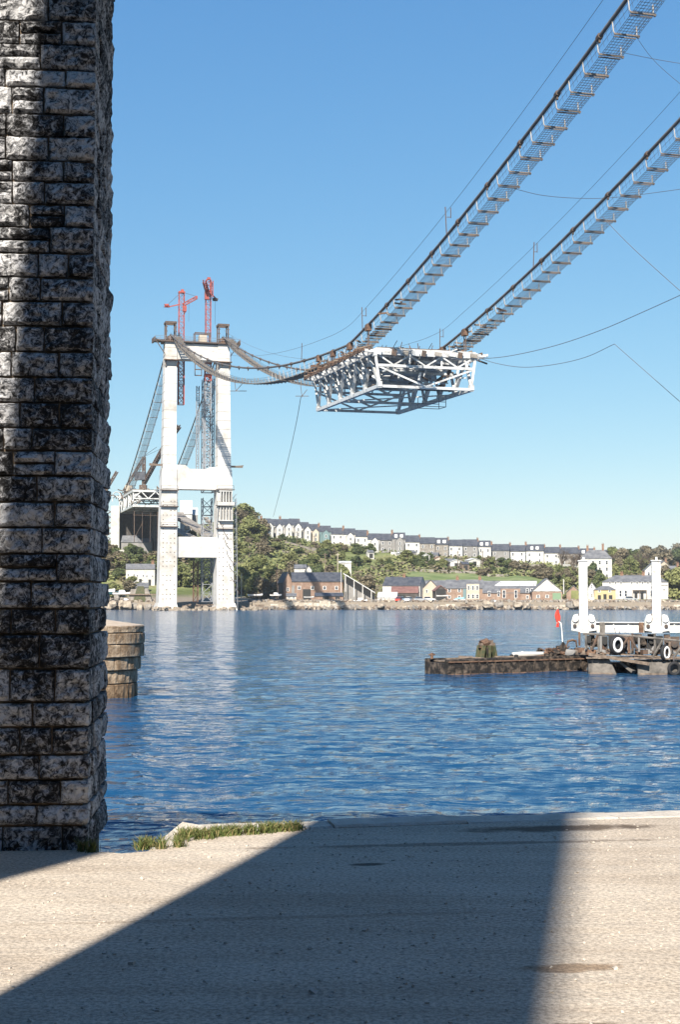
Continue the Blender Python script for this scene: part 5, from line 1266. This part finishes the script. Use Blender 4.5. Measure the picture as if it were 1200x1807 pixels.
car('white car parked right of the maroon-roofed shed', 722, 399, 'white', 1.2); car('grey car parked before the slate shed', 741, 401, 'grey', .2)
car('white car parked before the brick cottages', 756, 402, 'white', .1); car('dark grey car by the white launch at right', 1112, 407, 'grey', .1)
def pole(label, px, D, ytop, m=timber, r=.14, cross=False, name='telegraph_pole'):
    g = ground(px, D); h = at(px, ytop, D).z - g.z
    t = thing(name, label, 'pole', g, 0, 'poles on the far bank')
    b = MB(); b.tube([(0, 0, -.3), (0, 0, h)], r, 6); b.build('pole', m, t)
    if cross: b = MB(); b.bar((-.7, 0, h - .5), (.7, 0, h - .5), .12); b.build('crossarm', m, t)
pole('telegraph pole above the left half of the boatyard shed', 574, 452, 976, cross=True); pole('pale telegraph pole above the right end of the boatyard shed', 596, 452, 976, render_cream, cross=True)
pole('white flagstaff at the right gable of the boatyard shed', 602, 425, 1004, render_white, .1, name='flagstaff'); pole('telegraph pole below the villas', 808, 560, 972, cross=True); pole('dark telegraph pole among the garden shrubs', 852, 570, 972, bark, cross=True)
pole('dark mast standing left of the boatyard shed', 489, 412, 995, steel_dark, .16, name='mast_pole'); pole('tall pale post right of the tower foot', 426, 392, 1012, render_cream, .14, name='site_post'); pole('shorter pale post right of the tower foot', 419, 392, 1026, render_cream, .12, name='site_post')
pole('thin post among the terrace gardens', 555, 590, 945, bark, cross=True)
pole('thin pole by the left terrace houses', 524, 590, 938, bark, cross=True)

# ------------------------------------------------------------------ round stone fender pier in the water
fender_stone = mat('fender_stone', (0.17, 0.115, 0.07), 0.9, scale=2.6, color2=(0.40, 0.32, 0.235), lo=.38, hi=.62, bump=.6, bscale=14)
fender_wet = mat('fender_stone_wet', (0.09, 0.055, 0.03), 0.7, scale=3, color2=(0.30, 0.21, 0.13), bump=.6, bscale=14)
FY = 52.6; FXc = (154 - CX) / F_PX * FY
t = thing('fender_pier', 'round stone fender pier with stepped courses standing in the water', 'pier', (FXc, FY, WATER))
RO = (255 - 154) / F_PX * FY
def wedge_mesh(r, h, n, m, seed):
    rnd = random.Random(seed); a = math.pi * 2 / n; b = MB(); nseg = 5; secs = []
    for i in range(nseg + 1):
        f = i / nseg; an = -a / 2 + .006 + (a - .012) * f; e = .012 if i in (0, nseg) else 0
        jr = r + rnd.uniform(-.012, .012) - e
        secs.append([(math.cos(an) * (jr - .02), math.sin(an) * (jr - .02), 0.012), (math.cos(an) * jr, math.sin(an) * jr, .04), (math.cos(an) * (jr + rnd.uniform(-.01, .015)), math.sin(an) * (jr), h * .5), (math.cos(an) * jr, math.sin(an) * jr, h - .04), (math.cos(an) * (jr - .02), math.sin(an) * (jr - .02), h - .012), (math.cos(an) * (r - .45), math.sin(an) * (r - .45), h - .012), (math.cos(an) * (r - .45), math.sin(an) * (r - .45), .012)])
    b.loft(secs); return b.mesh('stone', m)
def ypz(py): return at(200, py, FY - RO * .5).z - WATER
rows = [(1232 + 14, 1207, RO - .25, 19, fender_wet), (1207, 1183, RO - .25, 17, fender_stone), (1183, 1160, RO - .13, 18, fender_stone), (1160, 1137, RO - .02, 16, fender_stone), (1137, 1117, RO, 18, fender_stone), (1117, 1104, RO - .02, 12, fender_stone)]
for k, (y0, y1, r, n, m) in enumerate(rows):
    z0, z1 = ypz(y0), ypz(y1)
    ms = [wedge_mesh(r, z1 - z0, n, m, k * 5 + q) for q in range(3)]
    for i in range(n): link('stone', random.choice(ms), t, (0, 0, z0), 2 * math.pi * (i + (k % 2) * .5) / n)
b = MB(); b.tube([(0, 0, -1.5), (0, 0, ypz(1105))], RO - .4, 24); b.build('core', mortar, t)
zt_ = ypz(1104)
cap = mat('fender_cap', (0.34, 0.27, 0.205), .9, scale=3, color2=(.44, .36, .28), bump=.4, bscale=12)
for i in range(12):
    a0, a1 = 2 * math.pi * (i + .02) / 12, 2 * math.pi * (i + .98) / 12; am = (a0 + a1) / 2
    b = MB(); rr = RO - .03
    P_ = [(math.cos(a0) * rr, math.sin(a0) * rr, zt_), (math.cos(am) * rr, math.sin(am) * rr, zt_), (math.cos(a1) * rr, math.sin(a1) * rr, zt_), (math.cos(am) * .03, math.sin(am) * .03, zt_ + .30)]
    b.add(P_ + [(x_, y, z - .12) for x_, y, z in P_], [(0, 1, 3), (1, 2, 3), (4, 7, 5), (5, 7, 6), (0, 4, 5, 1), (1, 5, 6, 2), (2, 6, 7, 3), (3, 7, 4, 0)]); b.build('cap_stone', cap, t)

# ------------------------------------------------------------------ rusty barge
BA = at(789, 1192, 66.3); BA.z = WATER
BB = at(1040, 1184, 70.4); BB.z = WATER
bdir = (BB - BA); bl = bdir.length; byaw = math.atan2(bdir.y, bdir.x)
t = thing('barge', 'old rusty flat barge lying low in the water', 'barge', BA, byaw)
hh = .74; bw = 1.9
secs = []
for i in range(17):
    f = i / 16; x_ = bl * f; rk = max(0, (f - .93) / .07); j = lambda a=.02: random.uniform(-a, a)
    yb = 0.0 + .35 * rk; low = -.5 + .0 * rk
    secs.append([(x_ - .3 * rk, yb + j(), low), (x_ + j(.03), 0 + .12 * rk + j(), .12), (x_ + j(.03), 0 + .1 * rk + j(.03), hh * .55), (x_, .02 + j(), hh + j(.03) + .06 * f), (x_, .16, hh + .02 + j(.02) + .06 * f), (x_, .2, hh - .16), (x_, bw - .2, hh - .16), (x_, bw - .16, hh + .02), (x_, bw, hh), (x_, bw, low)])
b = MB(); b.loft(secs); b.build('hull', hull_rust, t)
b = MB(); b.box((bl * .5, -.03, hh * .86), (bl * .98, .05, .06)); b.build('rubbing_strake', rust, t)
b = MB(); b.box((bl * .5, -.012, .03), (bl * .985, .03, .10)); b.build('waterline_band', rust, t)
for i in range(18):
    b = MB(); b.box((.4 + i * bl / 18, -.02, hh * .45), (.05, .05, hh * .78)); b.build('side_rib', hull_rust, t)
for i in range(34):
    b = MB(); xx = .3 + i * (bl - .6) / 34; b.box((xx + .1, bw / 2, hh - .1 + random.uniform(-.015, .02)), (.2, bw - .5 + random.uniform(-.2, .1), .05)); b.build('deck_plank', timber, t)
b = MB(); b.tube([(.1, bw * .75, hh), (.1, bw * .75, hh + .28)], .07, 7); b.tube([(-.06, bw * .75, hh + .2), (.26, bw * .75, hh + .2)], .045, 6); b.build('bollard', rust, t)
def on_barge(px, y_off, z=.0):                      # local point on the deck beneath a photo column
    d = (px - CX) / F_PX
    p0 = BA; s = (d * (p0.y + math.cos(byaw) * y_off) - p0.x + math.sin(byaw) * y_off) / (math.cos(byaw) - d * math.sin(byaw))
    return p0 + Vector((math.cos(byaw), math.sin(byaw), 0)) * s + Vector((-math.sin(byaw), math.cos(byaw), 0)) * y_off + Vector((0, 0, z))
w = thing('deck_winch', 'green and brown winch post standing on the barge', 'winch', on_barge(860, 1.35, hh - .1), byaw)
for (x_, lean) in ((-.36, .09), (-.02, .02), (.30, -.10)):
    b = MB(); b.bar((x_ - lean, -.12, 0), (x_ + lean * .5, -.12, .68), .22, .12); b.bar((x_ - lean, .25, 0), (x_ + lean * .5, .25, .68), .22, .12); b.build('leg', paint_green, w)
b = MB(); b.tube([(-.36, .05, .55), (-.30, .05, .76), (-.02, .05, .84), (.12, .05, .78)], [.16, .2, .2, .14], 8); b.build('drum', rust, w)
b = MB(); b.box((0, .07, .74), (.8, .3, .12)); b.box((.22, .05, .82), (.16, .2, .22)); b.build('head_beam', timber, w)
b = MB(); b.tube([(-.1, -.14, .6), (-.12, -.16, .3), (-.05, -.15, .1)], .05, 6); b.build('chain', hull_rust, w)
o = MB(); o.tube([(-.75, 0, .1), (-.2, .03, .12), (.3, 0, .13), (.78, .05, .16)], [.10, .12, .11, .07], 8); o = o.build('canvas_roll', render_white); o.location = on_barge(930, .6, hh + .03); o.rotation_euler = (0, 0, byaw - .5); tag(o, 'white rolled canvas lying on the barge', 'canvas')
o = MB(); o.tube([(math.cos(k * .5) * (.22 - k * .003), math.sin(k * .5) * .18, k * .005) for k in range(40)], .03, 5); o = o.build('rope_coil', tyre_white); o.location = on_barge(918, 1.0, hh + .06); tag(o, 'pale coil of rope behind the white canvas roll', 'rope')
sp = thing('scrap_heap', 'dark heap of rusty scrap at the right end of the barge', 'scrap heap', on_barge(985, .9, hh - .05), byaw)
for i in range(44):
    r_ = rock_mesh('scrap_lump', random.uniform(.2, .6), random.uniform(.2, .5), random.uniform(.14, .40), hull_rust if i % 3 else rust, i + 300, 2, .5)
    link('scrap_lump', r_, sp, (random.gauss(0, .62), random.gauss(0, .28), abs(random.gauss(.14, .12))), random.uniform(0, 3))
for i in range(9):
    b = MB(); a = random.uniform(0, 6.28); p = Vector((random.gauss(0, .5), random.gauss(0, .25), .25)); b.tube([p, p + Vector((math.cos(a) * .5, math.sin(a) * .3, random.uniform(-.05, .3)))], .035, 5); b.build('bent_pipe', rust, sp)
for k, (px, yo, lab) in enumerate(((800, .5, 'thin driftwood plank on the barge near its bow'), (822, .7, 'grey plank lying along the barge left of the winch'), (885, .5, 'brown plank lying right of the winch on the barge'))):
    b = MB(); b.box((0, 0, .04), (1.3, .16, .06), Matrix.Rotation(random.uniform(-.1, .1), 3, 'Y')); o = b.build('loose_plank', timber); o.location = on_barge(px + 10, yo, hh + .02); o.rotation_euler = (0, 0, byaw + random.uniform(-.3, .3)); tag(o, lab, 'plank')
for k, (px, yo, lab) in enumerate(((902, .5, 'black rubber fender ball lying left of the canvas roll'), (910, .3, 'second black fender ball touching the canvas roll'))):
    o = link('rubber_fender', rock_mesh('rubber_fender', .2, .2, .18, rubber, k, 2, .05), None, on_barge(px, yo, hh + .08)); tag(o, lab, 'fender')
# waterline of the barge: mooring chain to the pontoon and anchor davit
dv = thing('anchor_davit', 'rusty anchor and bent davit at the barge stern', 'davit', on_barge(1003, .9, hh), byaw)
b = MB(); b.tube([(-.2, 0, 0), (-.18, 0, .45), (-.05, 0, .72), (.25, .02, .78), (.5, .05, .72)], .06, 7); b.build('davit_arm', rust, dv)
b = MB(); b.loft([[(-.62, -.05, .38), (-.36, -.05, .7), (-.22, -.05, .52), (-.42, -.05, .12)], [(-.62, .06, .38), (-.36, .06, .7), (-.22, .06, .52), (-.42, .06, .12)]]); b.build('anchor_fluke', hull_rust, dv)
b = MB(); b.tube([(-.45, 0, .2), (-.6, 0, 0), (-.5, 0, -.12)], .04, 5); b.tube([(.45, 0, .72), (.52, 0, .3), (.4, 0, .05)], .035, 5); b.build('chain', rust, dv)

# ------------------------------------------------------------------ pontoon with white girder and spud posts
py0 = 68.0
t = thing('work_pontoon', 'working pontoon with rusty stages beneath a white steel girder', 'pontoon', at(1046, 1188, py0), R(-9))
t.location.z = WATER
K = py0 / F_PX                                       # metres per photo pixel there
def lp(px, h, y=0.0): return Vector(((px - 1046) * K, y, h))
def hz_(py): return (1190 - py) * K
b = MB(); b.prism([(lp(1026, 0).x, hz_(1116)), (lp(1300, 0).x, hz_(1118)), (lp(1300, 0).x, hz_(1101)), (lp(1026, 0).x, hz_(1101))], 1.2, 1.5); b.build('girder_web', paint_white, t)
b = MB(); b.span((lp(1024, 0).x, 1.05, hz_(1101)), (lp(1300, 0).x, 1.65, hz_(1099.5))); b.span((lp(1024, 0).x, 1.05, hz_(1118)), (lp(1300, 0).x, 1.65, hz_(1116.5))); b.build('girder_flange', paint_white, t)
for px, w_ in ((1065, 9), (1133, 8)):
    b = MB(); b.span((lp(px - w_ / 2, 0).x, 1.0, hz_(1146 if px < 1100 else 1118)), (lp(px + w_ / 2, 0).x, 1.19, hz_(1100))); b.build('stiffener', hull_grey if px < 1100 else rust, t)
for px in (1046, 1084, 1110, 1190):
    b = MB(); b.span((lp(px, 0).x, 1.12, hz_(1116)), (lp(px, 0).x + .05, 1.2, hz_(1101))); b.build('web_rib', paint_white, t)
for k, px in enumerate((1032, 1159.5)):
    s = thing('spud_post', ('left' if k == 0 else 'right') + ' white steel spud post rising from the pontoon girder', 'post', t.matrix_world.to_translation(), 0, 'spud posts of the pontoon')
    s.location = Vector((t.location.x, t.location.y, WATER)); s.rotation_euler = t.rotation_euler
    b = MB(); b.span((lp(px - 7.6, 0).x, .62, hz_(1115)), (lp(px + 7.6, 0).x, 1.02, hz_(991))); b.build('column', paint_white, s)
    b = MB(); b.box(lp(px, hz_(990.5), .82), (.5, .5, .05)); b.box(lp(px + 1, hz_(987), .82), (.1, .1, .16)); b.build('cap', paint_white, s)
    for i in range(9): b = MB(); b.box(lp(px - 7.9, hz_(1098 - i * 12), .9), (.03, .09, .1)); b.build('peg_hole', rust if i < 4 else hull_grey, s)
    c = thing('jacking_collar', ('left' if k == 0 else 'right') + ' white jacking collar clasping its spud post', 'collar', s.location, 0, 'jacking collars'); c.rotation_euler = s.rotation_euler
    for s_ in (-1, 1):
        x0 = px + s_ * 8.5; b = MB(); b.prism([(lp(x0, 0).x, hz_(1116)), (lp(x0 + s_ * 13, 0).x, hz_(1114)), (lp(x0 + s_ * 13, 0).x, hz_(1098)), (lp(x0 + s_ * 9, 0).x, hz_(1087)), (lp(x0 + s_ * 2, 0).x, hz_(1085)), (lp(x0, 0).x, hz_(1090))], .45, 1.1); b.build('cheek_plate', paint_white, c)
        b = MB(); b.tube([lp(x0 + s_ * 6, hz_(1094), .45), lp(x0 + s_ * 6, hz_(1094), .36)], .15, 12); b.build('sheave', paint_white, c)
        b = MB(); b.tube([lp(x0 + s_ * 7, hz_(1106), .45), lp(x0 + s_ * 7, hz_(1106), .37)], .09, 10); b.build('bolt_head', steel_dark, c)
    b = MB(); b.box(lp(px, hz_(1112), .55), (.5, .12, .34)); b.build('front_plate', paint_white, c)
# hulls under it
def hull_box(label_name, px0, px1, h, rake0, rake1, y0, y1, m):
    x0, x1 = lp(px0, 0).x, lp(px1, 0).x
    b = MB(); b.prism([(x0 + rake0, -.4), (x1 - rake1, -.4), (x1, h), (x0, h)] if True else [], y0, y1); b.build(label_name, m, t)
hull_box('float_hull', 1039, 1076, hz_(1164), .0, -.5, -.6, 2.6, hull_grey)
hull_box('float_hull', 1123, 1300, hz_(1166), .0, 0, -.7, 2.6, hull_grey)
hull_box('float_hull', 1076, 1124, hz_(1172), .1, .1, 1.2, 2.6, hull_rust)
for (a_, c_) in ((1040, 1092), (1124, 1300)):
    b = MB(); b.span((lp(a_, 0).x + .05, -.73, -.06), (lp(c_, 0).x - .3, -.55, .10)); b.build('waterline_band', timber, t)
b = MB(); b.bar(lp(1098, hz_(1168), -.2), lp(1118, hz_(1184), -.55), .5, .12); b.build('raking_plate', hull_grey, t)
for k in range(16):
    b = MB(); xx = 1040 + k * 10.2; b.box(lp(xx, hz_(1160.5 + random.uniform(-.5, .5)), -.1), (.26, 1.6, .06)); b.build('stage_plank', timber, t)
b = MB(); b.bar(lp(1040, hz_(1154), -.75), lp(1142, hz_(1170), -.95), .22, .14); b.build('edge_beam', timber, t)
b = MB(); b.bar(lp(1060, hz_(1153), -.35), lp(1200, hz_(1160), -.45), .3, .06); b.build('gang_plank', timber, t)
for (a, c) in (((1030, 1119), (1110, 1122)), ((1110, 1122), (1230, 1134)), ((1180, 1159), (1240, 1160)), ((1180, 1166), (1240, 1169))):
    b = MB(); b.tube([lp(a[0], hz_(a[1]), -.5), lp(c[0], hz_(c[1]), -.6)], .055, 6); b.build('hand_rail', hull_grey, t)
for px, y0, y1, m in ((1035, 1118, 1146, hull_grey), (1057, 1121, 1152, hull_grey), (1061, 1121, 1150, render_grey), (1109, 1122, 1152, rust), (1126, 1122, 1150, render_grey), (1178, 1124, 1160, timber), (1024, 1116, 1140, rust), (1181, 1159, 1172, hull_grey), (1153, 1118, 1150, hull_grey), (1115, 1118, 1148, steel_dark)):
    b = MB(); b.tube([lp(px, hz_(y1), -.5), lp(px, hz_(y0), -.5)], .055, 6); b.build('rail_post', m, t)
for (a, c) in (((1046, 1146), (1055, 1122)), ((1097, 1142), (1109, 1123)), ((1145, 1166), (1166, 1130)), ((1185, 1160), (1202, 1132)), ((1109, 1123), (1123, 1146))):
    b = MB(); b.tube([lp(a[0], hz_(a[1]), -.55), lp(c[0], hz_(c[1]), -.55)], .06, 6); b.build('raking_strut', hull_grey if a[0] > 1130 else steel_dark, t)
for i, (px, py, w_, h_) in enumerate(((1041, 1134, 8, 20), (1052, 1136, 10, 16), (1080, 1132, 8, 22), (1104, 1134, 10, 18), (1119, 1134, 8, 24), (1136, 1136, 16, 22), (1164, 1136, 12, 24), (1190, 1138, 18, 26), (1094, 1146, 12, 8), (1146, 1150, 10, 10), (1212, 1138, 20, 24), (1047, 1132, 9, 26), (1069, 1136, 10, 22), (1127, 1130, 14, 18), (1151, 1134, 12, 26), (1177, 1132, 10, 22))):
    b = MB(); c = lp(px, hz_(py), .9 + (i % 3) * .25); b.box(c, (w_ * K, .4, h_ * K)); b.tube([c + Vector((0, -.2, 0)), c + Vector((0, -.34, 0))], w_ * K * .35, 10); b.build('machinery', (door_dark, hull_rust, door_dark, steel_dark)[i % 4], t)
for i in range(64):
    b = MB(); p = lp(random.uniform(1018, 1215), hz_(1157) + random.uniform(0, .15), random.uniform(-.5, .9)); a = random.uniform(0, 3.1); L = random.uniform(.15, .5)
    if i % 3: b.bar(p, p + Vector((math.cos(a) * L, math.sin(a) * .2, random.uniform(-.03, .35))), .08)
    else: b.box(p + Vector((0, 0, .1)), (.3, .25, .22), Matrix.Rotation(a, 3, 'Z'))
    b.build('deck_clutter', (rust, timber, hull_grey, render_grey, steel_dark)[i % 5], t)
for i in range(7):
    link('rubble_sack', rock_mesh('rubble_sack', .5, .35, .28, (render_grey, rust, timber)[i % 3], i + 500, 2, .3), t, lp(1008 + i * 9, hz_(1152), -.3 + (i % 2) * .2))
def tyre(label, px, py, w_, h_, rz, white=True, y=-.72):
    q = thing('tyre_fender', label, 'tyre', t.location + Matrix.Rotation(R(-9), 3, 'Z') @ lp(px, hz_(py), y), R(-9) + rz, 'tyres hung on the pontoon')
    Rr = h_ * K / 2
    def ring(rm, rt, sq, n=20, m_=8, y0=0):
        b = MB(); b.sm = True; V = []; Fs = []
        for i in range(n):
            A = 2 * math.pi * i / n
            for j in range(m_):
                B = 2 * math.pi * j / m_; rr = rm + math.cos(B) * rt; V.append((math.cos(A) * rr, y0 + math.sin(B) * rt * sq, math.sin(A) * rr))
        for i in range(n):
            for j in range(m_): Fs.append((i * m_ + j, ((i + 1) % n) * m_ + j, ((i + 1) % n) * m_ + (j + 1) % m_, i * m_ + (j + 1) % m_))
        b.add(V, Fs); return b
    ring(Rr * .80, Rr * .26, 1.0).build('tread', rubber, q)
    if white: ring(Rr * .66, Rr * .17, .5, y0=-Rr * .24).build('painted_sidewall', tyre_white, q)
    b = MB(); b.tube([(0, 0, Rr * .6), (.02, .1, Rr * 1.8)], .02, 5); b.build('rope', rope_mat, q)
tyre('white-walled tyre hanging left of the pontoon middle', 1087, 1138, 20, 33, R(48)); tyre('smaller white-walled tyre hanging beside the right post', 1170, 1151, 18, 28, R(58)); tyre('plain black tyre at the waterline below the right post', 1184, 1178, 22, 24, R(20), False, -.95)
tyre('black tyre half hidden behind the white-walled tyre', 1095, 1140, 20, 32, R(50), False, -.25)
# flag
fl = thing('flag_pole', 'thin white flag pole standing at the barge stern', 'pole', on_barge(993, 1.1, hh), 0)
b = MB(); b.tube([(0, 0, 0), (-.06, 0, 1.25), (-.10, 0, 1.62), (-.22, 0, 1.70), (-.30, 0, 1.62)], .025, 6); b.build('staff', tyre_white, fl)
zf = on_barge(993, 1.1, hh)
b = MB(); V = []; 
for i in range(9):
    for j in range(5):
        f = i / 8; V.append((-.36 + (j / 4) * .20 + .05 * math.sin(f * 7 + j), .05 * math.sin(f * 5 + j * 1.3), 1.42 + f * .85))
V2 = [(x_, y + .012, z) for x_, y, z in V]
fs = [(i * 5 + j, i * 5 + j + 1, (i + 1) * 5 + j + 1, (i + 1) * 5 + j) for i in range(8) for j in range(4)]
b.add(V + V2, fs + [tuple(q + 45 for q in f[::-1]) for f in fs]); b.tube([(-.25, 0, 1.60), (-.24, 0, 2.32)], .02, 5)
o = b.build('red_flag', flag_red); o.location = zf; tag(o, 'small limp red flag at the head of the barge flag pole', 'flag')

# ------------------------------------------------------------------ grass on the quay edge
def tuft_field(name, label, spots, n, hmin, hmax):
    rnd = random.Random(len(spots) + n); b = MB(); 
    for i in range(n):
        (x_, y, r) = rnd.choice(spots); a = rnd.uniform(0, 6.28); q = abs(rnd.gauss(0, .5)) * r; p = Vector((x_ + math.cos(a) * q, y + math.sin(a) * q * .55, .0))
        h = rnd.uniform(hmin, hmax); ln = Vector((rnd.gauss(0, .5), rnd.gauss(0, .5), 0)) * h; wv = Vector((math.cos(a + 1.5), math.sin(a + 1.5), 0)) * rnd.uniform(.0025, .005)
        m1 = p + ln * .35 + Vector((0, 0, h * .6)); tip = p + ln + Vector((0, 0, h)); b.k = 0 if rnd.random() < .74 else 1
        b.add([p - wv, p + wv, m1 + wv * .8, m1 - wv * .8, tip], [(0, 1, 2, 3), (3, 2, 4)])
    g1 = mat('grass_blade', (.045, .072, .018), .7, scale=30, color2=(.12, .14, .04)); g2 = mat('grass_straw', (.22, .18, .08), .8)
    o = b.build(name, [g1, g2]); tag(o, label, 'grass', kind='stuff')
sp_ = []
for i in range(60):
    px = 318 + 215 * (random.random() ** 1.5); py = 1479 - (px - 330) * .075 + random.uniform(-7, 5) * max(.25, 1 - (px - 318) / 230)
    q = at(px, py, 10); s = EYE / (EYE - q.z); sp_.append((q.x * s, q.y * s, .085))
for i in range(16):
    px = random.uniform(246, 320); py = 1499 - (px - 246) * .08 + random.uniform(-6, 2); q = at(px, py, 10); s = EYE / (EYE - q.z); sp_.append((q.x * s, q.y * s, .06))
tuft_field('grass', 'green grass tufts along the inner side of the quay kerb', sp_, 3600, .012, .085)
q = at(158, 1492, 9.7); tuft_field('grass', 'small grass tuft at the foot of the stone pier', [(-1.66, 9.58, .07), (-1.72, 9.60, .04)], 160, .03, .10)
# scattered pebbles
pb = MB(); rnd = random.Random(12)
for i in range(1100):
    y = 4.6 + 6.4 * rnd.random(); x_ = rnd.uniform(-.3, .3) * y
    if y > edge_y(x_) - .4: continue
    if x_ < -1.0 and y > 9.4: continue
    s = rnd.uniform(.003, .009) * (2 if rnd.random() < .015 else 1); pb.k = (0, 0, 0, 1, 1, 2)[rnd.randrange(6)]
    pb.box((x_, y, s * .3), (s * 2, s * 1.5, s), Matrix.Rotation(rnd.uniform(0, 3), 3, Vector((rnd.gauss(0, .3), rnd.gauss(0, .3), 1)).normalized()))
tag(pb.build('pebbles', [kerb_mat, kerb_mat, kerb_mat]), 'loose small pebbles scattered over the quay surface', 'pebbles', kind='stuff')

# ------------------------------------------------------------------ thin river haze
hm = bpy.data.materials.new('haze'); hm.use_nodes = True
for nd in list(hm.node_tree.nodes):
    if nd.type == 'BSDF_PRINCIPLED': hm.node_tree.nodes.remove(nd)
pv = hm.node_tree.nodes.new('ShaderNodeVolumePrincipled'); pv.inputs['Color'].default_value = (.93, .97, 1, 1); pv.inputs['Density'].default_value = 0.00012; pv.inputs['Anisotropy'].default_value = 0.2
hm.node_tree.links.new(pv.outputs[0], hm.node_tree.nodes['Material Output'].inputs['Volume'])
b = MB(); b.span((-1500, -120, -14), (1500, 2700, 90)); hz = b.build('haze', hm); tag(hz, 'thin pale haze lying over the river', 'haze', kind='stuff')
